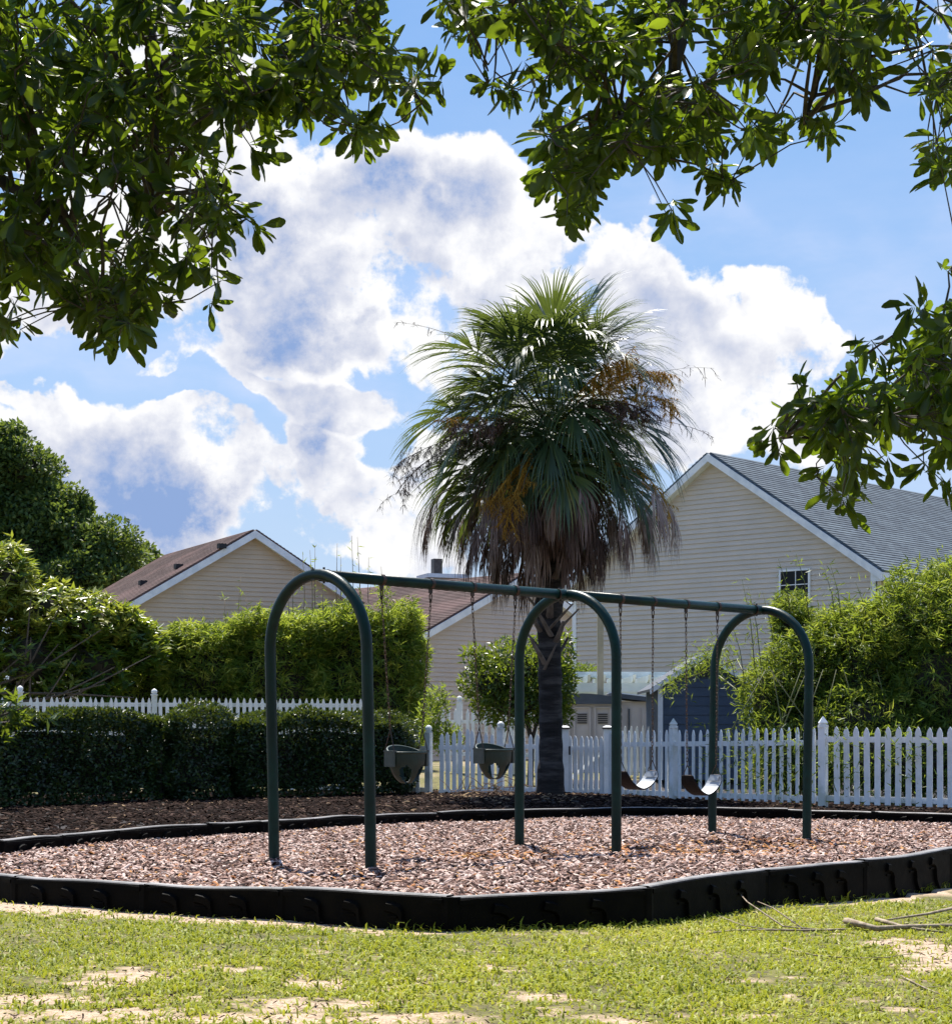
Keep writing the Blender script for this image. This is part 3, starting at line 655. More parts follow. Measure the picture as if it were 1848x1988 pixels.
def bucket_swing(pl, pr, ztop, label, yaw):
    tl, tr = px_t(pl), px_t(pr); c = bar((tl + tr) / 2)
    root = empty('bucket_swing', (c[0], c[1], ztop - .27), label, 'swing', 'green bucket swings')
    a_, b_, dp = .185, .135, .27; NU, NV = 48, 16; mb = MB(); T = .007
    cy_, sy_ = math.cos(yaw), math.sin(yaw)
    def Q(x, y, z): return w3(c, x * cy_ - y * sy_, x * sy_ + y * cy_, z)
    def pt(i, j, off):
        th = 2 * math.pi * i / NU; v = j / NV
        rr = math.cos(v * math.pi / 2) ** .42 if v < 1 else 0.0
        z = -dp * (v ** .95)
        bk = max(0, -math.sin(th)); lift = .055 * bk ** 1.2 * (1 - v)
        ex = (a_ + off) * math.cos(th) * rr; ey = (b_ + off) * math.sin(th) * rr
        return Q(ex, ey, ztop + z + lift)
    hole = set()
    for i in range(NU):
        th = math.degrees(2 * math.pi * (i + .5) / NU)
        for j in range(NV):
            v = (j + .5) / NV; x = math.cos(math.radians(th)); y = math.sin(math.radians(th))
            if y > 0.05 and ((abs(abs(x) - .56) / .34) ** 2 + ((v - .70) / .30) ** 2) < 1: hole.add((i, j))
            if y < -0.05 and ((abs(abs(x) - .60) / .26) ** 2 + ((v - .74) / .22) ** 2) < 1: hole.add((i, j))
    for off in (0, -T):
        k0 = len(mb.v)
        for j in range(NV + 1):
            for i in range(NU): mb.v.append(pt(i, min(j, NV - .4), off))
        for j in range(NV):
            for i in range(NU):
                if (i, j) in hole: continue
                f = (k0 + j * NU + i, k0 + j * NU + (i + 1) % NU, k0 + (j + 1) * NU + (i + 1) % NU, k0 + (j + 1) * NU + i)
                mb.f.append(f if off else f[::-1])
    n1 = (NV + 1) * NU
    for i in range(NU):
        for j in range(NV):
            if (i, j) in hole: continue
            for (di, dj, e0, e1) in ((1, 0, ((i + 1) % NU, j), ((i + 1) % NU, j + 1)), (-1, 0, (i, j), (i, j + 1)), (0, -1, (i, j), ((i + 1) % NU, j)), (0, 1, (i, j + 1), ((i + 1) % NU, j + 1))):
                jj = j + dj; nb = ((i + di) % NU, jj)
                if nb in hole or jj < 0:
                    A = e0[1] * NU + e0[0]; B_ = e1[1] * NU + e1[0]; mb.f.append((A, B_, B_ + n1, A + n1))
    mb.build('bucket', 'bucket_rubber', root, smooth=False)
    rim = [pt(i, 0, .002) for i in range(NU + 1)]; MB().tube(rim, .011, 6, caps=False).build('rim', 'bucket_rubber', root, smooth=True)
    for s_, t_ in ((-1, tl), (1, tr)):
        mb = MB(); mb.box(Q(s_ * (a_ + .012), 0, ztop - .055), (.022, .115, .13), math.atan2(U[1], U[0]) + yaw * 0); mb.build('side_plate', 'bucket_plate', root)
        MB().box(Q(s_ * (a_ + .003), 0, ztop + .012), (.05, .12, .012), math.atan2(U[1], U[0])).build('plate_flange', 'bucket_plate', root)
        top = np.array(Q(s_ * a_ * 1.02, 0, ztop + .20)); mb = MB()
        tri(mb, top, Q(s_ * (a_ + .012), -.06, ztop + .01), Q(s_ * (a_ + .012), .06, ztop + .01)); mb.build('shackle', 'dark_metal', root)
        h = hanger(t_, root)
        chain_mb(h, top).build('chain', 'chain_metal', root)
bucket_swing(741, 836, .93, 'green toddler bucket swing hanging in front of the end of the dark hedge', 0.0)
bucket_swing(917, 1000, .945, 'green toddler bucket swing hanging in front of the white picket gate', 0.0)

# ------------------------------------------------------------------ fences
def picket_mesh(wd, h, th=.018, name='picket'):
    w2 = wd / 2; pr = [(-w2, 0), (w2, 0), (w2, h - .075), (w2 * .55, h - .028), (0, h), (-w2 * .55, h - .028), (-w2, h - .075)]
    mb = MB(); n = len(pr); mb.v = [(x, -th / 2, z) for x, z in pr] + [(x, th / 2, z) for x, z in pr]
    mb.f = [tuple(range(n)), tuple(range(2 * n - 1, n - 1, -1))] + [(i + n, (i + 1) % n + n, (i + 1) % n, i) for i in range(n)]
    return mb.mesh(name, 'white_vinyl')
PK = picket_mesh(.068, 1.0)
def post_parts(root, x, y, z, h, style, wd=.10, rz=0):
    o = MB().box((x, y, z + h / 2), (wd, wd, h), rz).build('fence_post', 'white_vinyl', root)
    mb = MB()
    lo = np.array([x, y, z + h])
    def pyr(b0, z0, b1, z1, m_=mb):
        vs = [(x + sx * b0, y + sy * b0, z0) for sx, sy in ((-1, -1), (1, -1), (1, 1), (-1, 1))] + [(x + sx * b1, y + sy * b1, z1) for sx, sy in ((-1, -1), (1, -1), (1, 1), (-1, 1))]
        m_.add(vs, [(0, 3, 2, 1), (4, 5, 6, 7), (0, 1, 5, 4), (1, 2, 6, 5), (2, 3, 7, 6), (3, 0, 4, 7)])
    if style == 'gothic':
        pyr(wd * .62, z + h, wd * .62, z + h + .035); pyr(wd * .45, z + h + .035, wd * .58, z + h + .065); pyr(wd * .58, z + h + .065, wd * .04, z + h + .15)
        mb.build('post_cap', 'white_vinyl', o)
    elif style == 'ball':
        pyr(wd * .62, z + h, wd * .62, z + h + .025)
        mb.tube([(x, y, z + h + q) for q in (.02, .035, .06, .09, .115, .13)], [.03, .045, .06, .058, .04, .01], 10); mb.build('post_cap', 'white_vinyl', o)
    else:
        pyr(wd * .66, z + h, wd * .66, z + h + .03); ob = mb.build('post_cap', 'post_cap', o); mb2 = MB(); pyr(wd * .64, z + h + .0305, wd * .25, z + h + .055, mb2); mb2.build('cap_top', 'white_trim', o)
def fence(label, A, B, n, h, posts=(), rails=(.17, .80), zA=.1, zB=.1, hj=0, arch=None, mesh=None, brace=False, group=None, jitter=.006, wsc=1.0, name='picket_fence', cat='fence'):
    """A, B: (x, y) ends; pickets on the near face of the rails"""
    A = np.array(A, float); B = np.array(B, float); d = B - A; L = np.linalg.norm(d); d /= L; rz = math.atan2(d[1], d[0]); nn = np.array([d[1], -d[0]])
    if nn[1] > 0: nn = -nn
    mid = (A + B) / 2
    root = empty(name, (*mid, (zA + zB) / 2), label, cat, group)
    for i in range(n):
        t_ = (i + .5) / n; c = A + d * L * t_ + nn * .024; z = zA + (zB - zA) * t_ + .035 + rnd.uniform(-jitter, jitter)
        if any(abs(t_ * L - pp * L) < .075 for pp, *_ in posts): continue
        hh = h - .035 + (arch(t_) if arch else 0)
        inst('picket', PK, root, (c[0] - mid[0], c[1] - mid[1], z - (zA + zB) / 2), (0, rnd.gauss(0, .009), rz + rnd.gauss(0, .03)), (wsc, 1, hh + rnd.uniform(-.006, .006)))
    for rr in rails:
        a3 = np.array([A[0], A[1], zA + rr * h - .035]); dd = np.array([B[0] - A[0], B[1] - A[1], zB - zA])
        MB().boxa(a3 - np.array([nn[0], nn[1], 0]) * .014, dd, np.array([nn[0], nn[1], 0]) * .028, (0, 0, .075)).build('rail', 'white_vinyl', root)
    if brace:
        a3 = np.array([A[0], A[1], zA + .25 * h]); dd = np.array([B[0] - A[0], B[1] - A[1], .50 * h])
        MB().boxa(a3 - np.array([nn[0], nn[1], 0]) * .034, dd, np.array([nn[0], nn[1], 0]) * .018, (0, 0, .07)).build('brace', 'white_vinyl', root)
    for pp, ph, st in posts:
        c = A + d * L * pp; post_parts(root, c[0], c[1], zA + (zB - zA) * pp - .02, ph, st, .10, rz)
    return root
def XY(px, Y): return ((px - CX) * Y / F, Y)
fence('white picket fence with wide gaps right of the far right swing arch', XY(1597, 25.0), XY(2120, 22.8), 25, 1.07, [(0, 1.08, 'gothic')], (.10, .84), .118, .10, wsc=1.15)
fence('long white picket fence from the gate past the two belt swings', XY(1182, 30.0), XY(1590, 25.1), 30, 1.07, [(.345, 1.12, 'gothic')], (.09, .80), .06, .115)
fence('white picket gate with black latch right of the palm trunk', XY(1104, 30.4), XY(1174, 30.05), 7, 1.0, [], (.10, .80), .06, .06, brace=True, name='picket_gate', cat='gate')
gp = empty('gate_post', (*XY(1096, 30.4), .04), 'square white gate post with dark cap standing just right of the palm trunk', 'post')
post_parts(gp, *XY(1096, 30.4), .04, 1.13, 'flat', .125)
gp2 = empty('gate_post', (*XY(1179, 30.0), .04), 'square white gate post with dark cap seen beside the middle swing arch leg', 'post')
post_parts(gp2, *XY(1179, 30.0), .04, 1.13, 'flat', .125)
x_, y_ = XY(1105, 30.3); MB().box((x_, y_ - .06, .82), (.03, .03, .14)).build('latch', 'vent_dark', bpy.data.objects['picket_gate'])
fence('short white picket fence between the ball-topped post and the palm trunk', XY(972, 30.9), XY(1090, 30.5), 9, 1.02, [(0, 1.12, 'ball')], (.10, .80), .07, .06)
fence('white arched picket gate with scalloped top behind the bucket swings', XY(852, 31.1), XY(962, 30.9), 9, 1.03, [], (.06, .78), .06, .06, arch=lambda t_: .10 - .20 * abs(t_ - .5) * 2 * .5, name='picket_gate', cat='gate')
fence('white picket fence running behind the right end of the dark clipped hedge', XY(560, 32.6), XY(838, 31.2), 17, 1.0, [(.98, 1.08, 'ball')], (.10, .80), .05, .05, jitter=.004)
fence('white picket fence of taller pickets deep behind the arched gate', XY(856, 37.5), XY(1060, 36.5), 17, 1.30, [(.18, 1.45, 'ball'), (.68, 1.5, 'ball')], (.30, .80), .30, .28)
fence('white picket fence standing above the left hedge top, nearer of two rows', XY(-90, 35.0), XY(706, 37.2), 64, 1.50, [(.075 + .08, 1.60, 'ball'), (.475, 1.56, 'ball')], (.18, .905), .30, .30, jitter=.004)
fence('white picket fence row showing low behind the taller pickets above the left hedge', XY(-60, 41.0), XY(700, 42.0), 76, 1.42, [], (.2, .9), .30, .30, jitter=.004)
fence('low white picket fence far behind the long right fence', XY(1188, 36.5), XY(1290, 35.5), 9, 1.0, [], (.15, .72), .25, .25)

# ------------------------------------------------------------------ houses
def house(name, label, P0, gd, L, depth, z_e, z_p, sid, roofm, exp_=.127, zb=.2, separate=False, oh=.32, rake=.20, roof_th=.10, corner=.14):
    P0 = np.array(P0, float); gd = np.array(gd, float); gd /= np.linalg.norm(gd); rd = np.array([-gd[1], gd[0]])
    if rd[1] < 0: rd = -rd
    def W(s_, o, z): return np.array([P0[0] + gd[0] * s_ - rd[0] * o, P0[1] + gd[1] * s_ - rd[1] * o, z])   # o: outwards, towards the viewer
    root = empty(name, tuple(W(L / 2, 0, 0)[:2]) + (zb,), label, 'house')
    g3 = np.array([gd[0], gd[1], 0]); r3 = np.array([rd[0], rd[1], 0]); ut = np.array([0, 0, 1.0])
    sl_ = (z_p - z_e) / (L / 2)
    # core walls
    mb = MB(); vs = []
    for o in (-.02, -depth):
        vs += [W(0, o, zb), W(L, o, zb), W(L, o, z_e), W(L / 2, o, z_p - .02), W(0, o, z_e)]
    mb.add(vs, [(0, 1, 2, 3, 4), (9, 8, 7, 6, 5), (0, 5, 6, 1), (1, 6, 7, 2), (0, 4, 9, 5)]); mb.build('wall', sid, root)
    # clapboards
    z = zb; acc = MB(); bid = 0
    while z < z_p - .1:
        z2 = min(z + exp_, z_p)
        def ext(zz): return (0, L) if zz <= z_e else ((zz - z_e) / sl_, L - (zz - z_e) / sl_)
        a0, a1 = ext(z); b0, b1 = ext(z2)
        if b1 - b0 < .02: b0 = b1 = L / 2
        bo = MB() if separate else acc
        bo.add([W(a0, .034, z), W(a1, .034, z), W(b1, .003, z2), W(b0, .003, z2), W(a0, -.01, z), W(a1, -.01, z)], [(0, 1, 2, 3), (4, 5, 1, 0)])
        if separate: bo.build('siding_board', sid, root)
        # long side wall, right
        sd_ = MB() if False else acc
        if z2 <= z_e + .05:
            q = lambda s_, o, zz: W(L + o, -s_, zz)
            acc.add([q(0, .022, z), q(depth, .022, z), q(depth, .003, z2), q(0, .003, z2)], [(0, 1, 2, 3)])
        z += exp_
    if acc.v:
        o = acc.build('side_siding' if separate else 'siding', sid, root); o['kind'] = 'stuff'
    # roof slabs with stepped courses
    for sgn in (-1, 1):
        s_e = (0 - oh) if sgn < 0 else L + oh; z_l = z_e - sl_ * oh
        a = W(L / 2, .28, z_p + .02); e = W(s_e, .28, z_l + .02); dr = r3 * (depth + .56)
        nv_ = np.cross(e - a, dr); nv_ /= np.linalg.norm(nv_); nv_ = nv_ if nv_[2] > 0 else -nv_
        mb = MB(); mb.boxa(a, e - a, dr, nv_ * roof_th); slope_l = np.linalg.norm(e - a); nc = int(slope_l / .14); un = (e - a) / slope_l
        for k in range(nc):
            t0 = slope_l * k / nc; t1 = slope_l * (k + 1) / nc; b0 = a + nv_ * (roof_th + .001) + un * t0; b1 = a + nv_ * (roof_th + .014) + un * t1
            mb.add([b0, b1, b1 + dr, b0 + dr, b1 - nv_ * .012, b1 + dr - nv_ * .012], [(0, 1, 2, 3), (1, 4, 5, 2)])
        mb.build('roof', roofm, root)
        # rake board and fascia
        rb = MB(); a2 = W(L / 2, .285, z_p + .02 + roof_th * .5); e2 = W(s_e, .285, z_l + .02 + roof_th * .5)
        rb.boxa(a2 - ut * rake, e2 - a2, -r3 * .03, ut * rake); rb.build('rake_board', 'white_trim', root)
        sf = MB(); sf.boxa(W(L / 2, .28, z_p - rake * .45), e2 - a2, r3 * .27, -ut * .015); sf.build('soffit', 'white_trim', root)
        fb_ = MB(); fb_.boxa(e2 - ut * rake, dr * .98, g3 * .03 * sgn, ut * rake); fb_.build('fascia', 'white_trim', root)
        # corner return and trim
        sc = 0 if sgn < 0 else L - corner
        cb_ = MB(); cb_.boxa(W(sc, .026, zb), g3 * corner, -r3 * .012, ut * (z_e - zb - .05)); cb_.build('corner_trim', 'white_trim', root)
        if sgn > 0:
            cb_ = MB(); cb_.boxa(W(L + .026, -.0, zb), r3 * corner, g3 * .012, ut * (z_e - zb - .05)); cb_.build('corner_trim', 'white_trim', root)
            rt = MB(); rt.boxa(W(L, .27, z_l - .14), g3 * (oh + .02), -r3 * .01, ut * .3); rt.build('eave_return', 'white_trim', root)
    return root, W, sl_, rd
P0 = at(1112, 0, 51.0)[:2]; gd = np.array([.741, -.671])
for nm in ('siding_pale', 'slate_siding', 'white_vinyl'):
    t = NT(MT[nm].node_tree); p = t.n['Principled BSDF']; src = p.inputs['Base Color'].links[0].from_socket
    oi = t.node('ShaderNodeObjectInfo'); k_ = t.m('ADD', .93, t.m('MULTIPLY', oi.outputs['Random'], .07)); t.l.new(t.vm('SCALE', src), p.inputs['Base Color']); sc_ = p.inputs['Base Color'].links[0].from_node; t.l.new(k_, sc_.inputs['Scale'])
shingle_mat('shingle_grey', (.10, .135, .165), (.055, .08, .105), (.03, .04, .055), (.671, .741), gd)
rh, WR, _, rd = house('clapboard_house', 'tall pale clapboard house with steep grey shingle roof on the right', P0, gd, 9.41, 13, 5.1, 8.22, 'siding_pale', 'shingle_grey', separate=True)
# window
def s_of(px, P0, gd):
    k = (px - CX) / F; return (k * P0[1] - P0[0]) / (gd[0] - k * gd[1])
s0, s1 = s_of(1514, P0, gd), s_of(1574, P0, gd); Yw = WR((s0 + s1) / 2, 0, 0)[1]; zt = E + (HY - 1105) * Yw / F; zbm = zt - 1.25
wf = MB(); fw = .05; g3 = np.array([*gd, 0]) / np.linalg.norm(gd); r3 = np.array([rd[0], rd[1], 0])
for (sa, za, dw, dh) in ((s0, zbm, s1 - s0, fw), (s0, zt - fw, s1 - s0, fw), (s0, zbm + fw, fw, zt - zbm - 2 * fw), (s1 - fw, zbm + fw, fw, zt - zbm - 2 * fw)):
    wf.boxa(WR(sa, .075, za), g3 * dw, r3 * .06, (0, 0, dh))
win = wf.build('window', 'white_trim', rh)
gl = MB(); gl.boxa(WR(s0 + fw, .048, zbm + fw), g3 * (s1 - s0 - 2 * fw), r3 * .01, (0, 0, zt - zbm - 2 * fw)); gl.build('pane', 'window_glass', win)
mu = MB()
mu.boxa(WR((s0 + s1) / 2 + .02, .062, zbm + fw), g3 * .02, r3 * .012, (0, 0, zt - zbm - 2 * fw))
for k in (.36, .68): mu.boxa(WR(s0 + fw, .065, zbm + (zt - zbm) * k), g3 * (s1 - s0 - 2 * fw), r3 * .012, (0, 0, .02))
mu.build('muntin', 'white_trim', win)
# small attic dormer shadowing the right slope
pass
# left house
PL = np.array([-434 / F * 60, 60.0]); gl_ = np.array([.89, .45]); gl_ /= np.linalg.norm(gl_)
lh, WL, sl_, rdl = house('gabled_house', 'tan clapboard house with brown shingle gable roof on the left', PL - gl_ * 5.2, gl_, 10.4, 8.9, 7.6 - .6 * 5.2, 7.58, 'siding_tan', 'roof_brown', exp_=.15, rake=.24, zb=.3)
for k, (px, py) in enumerate([(431, 1100), (347, 1133), (278, 1149)]):
    # roof vents: point on the left slope
    Yv = 59.2 + .9 * k; q = at(px, py, Yv)
    s_ = 5.2 + (q[:2] - PL) @ gl_; zz = 7.58 + .12 - abs(5.2 - s_) * sl_
    mb = MB(); mb.box((q[0], q[1], zz + .07), (.24, .24, .15), .5); mb.build('roof_vent', 'vent_dark', lh)
# middle house
PM = np.array([86 / F * 58, 58.0]); gm = np.array([.75, .66]); gm /= np.linalg.norm(gm)
mh, WM, slm, rdm = house('gabled_house', 'greyish clapboard house with reddish brown roof behind the palm and swings', PM - gm * 5.0, gm, 10, 13, 6.05 - .49 * 5.0, 6.02, 'siding_mid', 'roof_brown', exp_=.14, rake=.22, zb=.3)
# cross gable and chimney peeking over the ridge
q = at(845, 1119, 62)
cg = MB().box((q[0] + .3, q[1], q[2] - .50), (1.2, 1.0, .8), .35); cg.build('dormer', 'siding_mid', mh)
MB().box((q[0] + .25, q[1] - .05, q[2] - .03), (1.45, 1.2, .13), .35).build('dormer_fascia', 'white_trim', mh)
MB().box((q[0] + .05, q[1] - .1, q[2] + .32), (.30, .30, .50), .35).build('chimney', 'post_cap', mh)
# distant low roof inside the first arch
q = at(650, 1143, 70)

# ------------------------------------------------------------------ sheds, pergola, pole
def shed_resin():
    Y = 38.5; x0 = at(1070, 0, Y)[0]; x1 = at(1190, 0, Y)[0]; zt = at(0, 1366, Y)[2]; zr = at(0, 1352, Y)[2]
    root = empty('storage_shed', ((x0 + x1) / 2, Y + .8, .3), 'beige resin storage shed with dark curved roof right of the palm trunk', 'shed')
    MB().box(((x0 + x1) / 2, Y + .8, (zt + .3) / 2), (x1 - x0 - .06, 1.5, zt - .3)).build('wall', 'resin_shed', root)
    wN = 3; pw = (x1 - x0) / wN
    for i in range(wN):
        cx = x0 + pw * (i + .5); mb = MB()
        for (bx, bz, dx, dz) in ((cx - pw * .38, .95, .03, 1.25), (cx + pw * .38, .95, .03, 1.25), (cx, 1.59, pw * .74, .03)): mb.box((bx, Y + .03, bz + .05), (dx, .05, dz))
        mb.build('door_panel', 'resin_shed', root)
        vt = MB(); vz = at(0, 1395, Y)[2]
        for k in range(5): vt.box((cx, Y + .035, vz - .09 + k * .045), (.20, .02, .022))
        vt.build('vent', 'vent_dark', root)
    mb = MB(); n = 8; pr = []
    for i in range(n + 1):
        u = i / n; pr.append((x0 - .06 + (x1 - x0 + .12) * u, zt + (zr - zt) * math.sin(math.pi * (.15 + .7 * u))))
    for i in range(n):
        (xa, za), (xb, zb_) = pr[i], pr[i + 1]
        vs = [(xa, Y - .08, zt - .01), (xb, Y - .08, zt - .01), (xb, Y - .08, zb_ + .06), (xa, Y - .08, za + .06)]; vs += [(x, y + 1.75, z) for x, y, z in vs]
        mb.add(vs, [(0, 1, 2, 3), (7, 6, 5, 4), (3, 2, 6, 7), (0, 4, 5, 1)])
    mb.build('roof', 'resin_roof', root)
shed_resin()
Y = 38.8; x0 = at(1196, 0, Y)[0]; x1 = at(1272, 0, Y)[0]; zt = at(0, 1362, Y)[2]
root = empty('storage_shed', ((x0 + x1) / 2, Y + .7, .3), 'beige resin shed with flat pale lid between the middle arch and blue shed', 'shed')
MB().box(((x0 + x1) / 2, Y + .7, (zt + .3) / 2), (x1 - x0, 1.3, zt - .3)).build('wall', 'resin_shed', root)
for k in (.33, .68): MB().box((x0 + (x1 - x0) * k, Y + .03, (zt + .2) / 2), (.035, .04, zt - .5)).build('door_seam', 'resin_roof' if k < .5 else 'resin_shed', root)
mb = MB().boxa((x0 - .1, Y - .1, zt + .09), (x1 - x0 + .15, 0, -.11), (0, 1.6, 0), (0, 0, .09)); mb.build('roof', 'resin_roof', root)
MB().boxa((x0 - .1, Y - .1, zt + .182), (x1 - x0 + .15, 0, -.11), (0, 1.6, 0), (0, 0, .025)).build('lid_edge', 'white_trim', root)
# blue grey gabled shed
Y = 34.0; x0 = at(1277, 0, Y)[0]; x1 = at(1460, 0, Y)[0]; ze = at(0, 1332, Y)[2]; zp = at(0, 1272, Y)[2]; xm = (x0 + x1) / 2
root = empty('garden_shed', (xm, Y + 1.2, .25), 'slate blue gabled garden shed with white trim behind the belt swings', 'shed')
z = .25; ex = .17
while z < zp - .05:
    z2 = min(z + ex - .008, zp); f = lambda zz: 0 if zz < ze else (zz - ze) / (zp - ze) * (xm - x0)
    mb = MB(); a0, b0 = x0 + f(z), x1 - f(z); a1, b1 = x0 + f(z2), x1 - f(z2)
    mb.add([(a0, Y - .02, z), (b0, Y - .02, z), (b1, Y - .008, z2), (a1, Y - .008, z2), (a0, Y, z), (b0, Y, z)], [(0, 1, 2, 3), (4, 5, 1, 0)]); mb.build('siding_board', 'slate_siding', root); z += ex
mb = MB(); vs = []
for yy_ in (Y, Y + 2.4): vs += [(x0, yy_, .25), (x1, yy_, .25), (x1, yy_, ze), (xm, yy_, zp - .02), (x0, yy_, ze)]
mb.add(vs, [(0, 1, 2, 3, 4), (9, 8, 7, 6, 5), (0, 4, 9, 5), (1, 6, 7, 2)]); mb.build('wall', 'slate_siding', root)
for sgn in (-1, 1):
    xe = xm + sgn * (xm - x0 + .16); zz = ze - (zp - ze) / (xm - x0) * .16
    MB().boxa((xm, Y - .14, zp), (xe - xm, 0, zz - zp), (0, 2.7, 0), (0, 0, .05)).build('roof', 'resin_roof', root)
    MB().boxa((xm, Y - .16, zp - .05), (xe - xm, 0, zz - zp), (0, .02, 0), (0, 0, .11)).build('rake_board', 'white_trim', root)
    MB().box((x0 + .04 if sgn < 0 else x1 - .04, Y - .03, (ze + .25) / 2), (.09, .02, ze - .25)).build('corner_trim', 'white_trim', root)
MB().box((xm + .02, Y - .03, zp - .32), (.26, .03, .16)).build('gable_vent', 'vent_dark', root)
# pergola
Y = 41.0; x0 = at(1070, 0, Y)[0]; x1 = at(1300, 0, Y)[0]; zb_ = at(0, 1343, Y)[2]; zt = at(0, 1326, Y)[2]
root = empty('pergola', ((x0 + x1) / 2, Y + 1, .3), 'white timber pergola with sloping rafter ends above the sheds', 'pergola')
MB().box(((x0 + x1) / 2, Y, (zb_ + zt) / 2), (x1 - x0, .06, zt - zb_)).build('beam', 'pergola_white', root)
MB().box(((x0 + x1) / 2, Y + 2.6, (zb_ + zt) / 2), (x1 - x0, .06, zt - zb_)).build('beam', 'pergola_white', root)
for i in range(8):
    x = x0 + .15 + i * (x1 - x0 - .3) / 7
    mb = MB(); zr = at(0, 1311, Y)[2]
    pr = [(-.45, zr), (3.2, zr), (3.2, zt - .0), (.05, zt), (-.30, zt + .05)]
    a = [(x - .03 + .10 * q_ * 0, Y + q_, z_) for q_, z_ in pr]; b2 = [(x + .03, Y + q_, z_) for q_, z_ in pr]
    mb.add(a + b2, [(0, 1, 2, 3, 4), (9, 8, 7, 6, 5)] + [(k, (k + 1) % 5, (k + 1) % 5 + 5, k + 5) for k in range(5)]); mb.build('rafter', 'pergola_white', root)
for i in range(6): MB().box(((x0 + x1) / 2, Y - .2 + i * .55, zr + .04), (x1 - x0, .05, .06)).build('purlin', 'pergola_white', root)
for x in (x0 + .1, x1 - .1): MB().box((x, Y, (zb_ + .3) / 2), (.12, .12, zb_ - .3)).build('post', 'pergola_white', root)
Y = 40.0; q = at(1165, 1178, Y)
MB().box((q[0], Y, (q[2] + .3) / 2), (.13, .13, q[2] - .3)).build('wooden_pole', 'post_tan').update_tag()
tag(bpy.data.objects['wooden_pole'], 'tall square tan wooden post rising in front of the pergola', 'post')

# ------------------------------------------------------------------ foliage
leafmat('oak_leaf', [(0, (.004, .013, .006)), (.4, (.008, .025, .008)), (.72, (.022, .056, .012)), (.88, (.10, .18, .012)), (1, (.28, .33, .03))], .36, .42, (.46, .64, .02), .45)
leafmat('hedge_leaf', [(0, (.006, .018, .006)), (.5, (.020, .050, .011)), (.85, (.055, .10, .014)), (1, (.14, .15, .025))], .4, .22, (.34, .42, .03), .5)
leafmat('bamboo_leaf', [(0, (.020, .055, .010)), (.5, (.055, .12, .018)), (.85, (.15, .23, .03)), (1, (.34, .36, .06))], .45, .48, (.55, .64, .05), .35)
leafmat('shrub_leaf', [(0, (.014, .040, .010)), (.5, (.035, .085, .016)), (.85, (.11, .18, .02)), (1, (.28, .28, .05))], .36, .38, (.50, .60, .03), .45)
leafmat('far_leaf', [(0, (.016, .040, .014)), (.5, (.042, .088, .024)), (.85, (.10, .16, .036)), (1, (.17, .20, .05))], .55, .32, (.40, .50, .05), .35)
leafmat('palm_leaf', [(0, (.014, .042, .024)), (.5, (.042, .080, .030)), (.8, (.085, .12, .032)), (1, (.20, .19, .03))], .38, .25, (.34, .42, .04), .55)
leafmat('dead_palm', [(0, (.06, .038, .030)), (.4, (.17, .115, .095)), (.8, (.34, .26, .23)), (1, (.46, .38, .32))], .75, .15, (.3, .2, .1), .25)
leafmat('palm_flower', [(0, (.20, .10, .018)), (.5, (.46, .25, .03)), (1, (.62, .40, .08))], .7, .25, (.6, .35, .05), .2)
leafmat('palm_twig', [(0, (.06, .045, .04)), (.5, (.14, .11, .10)), (1, (.30, .27, .24))], .7, .1, (.3, .2, .1), .2)

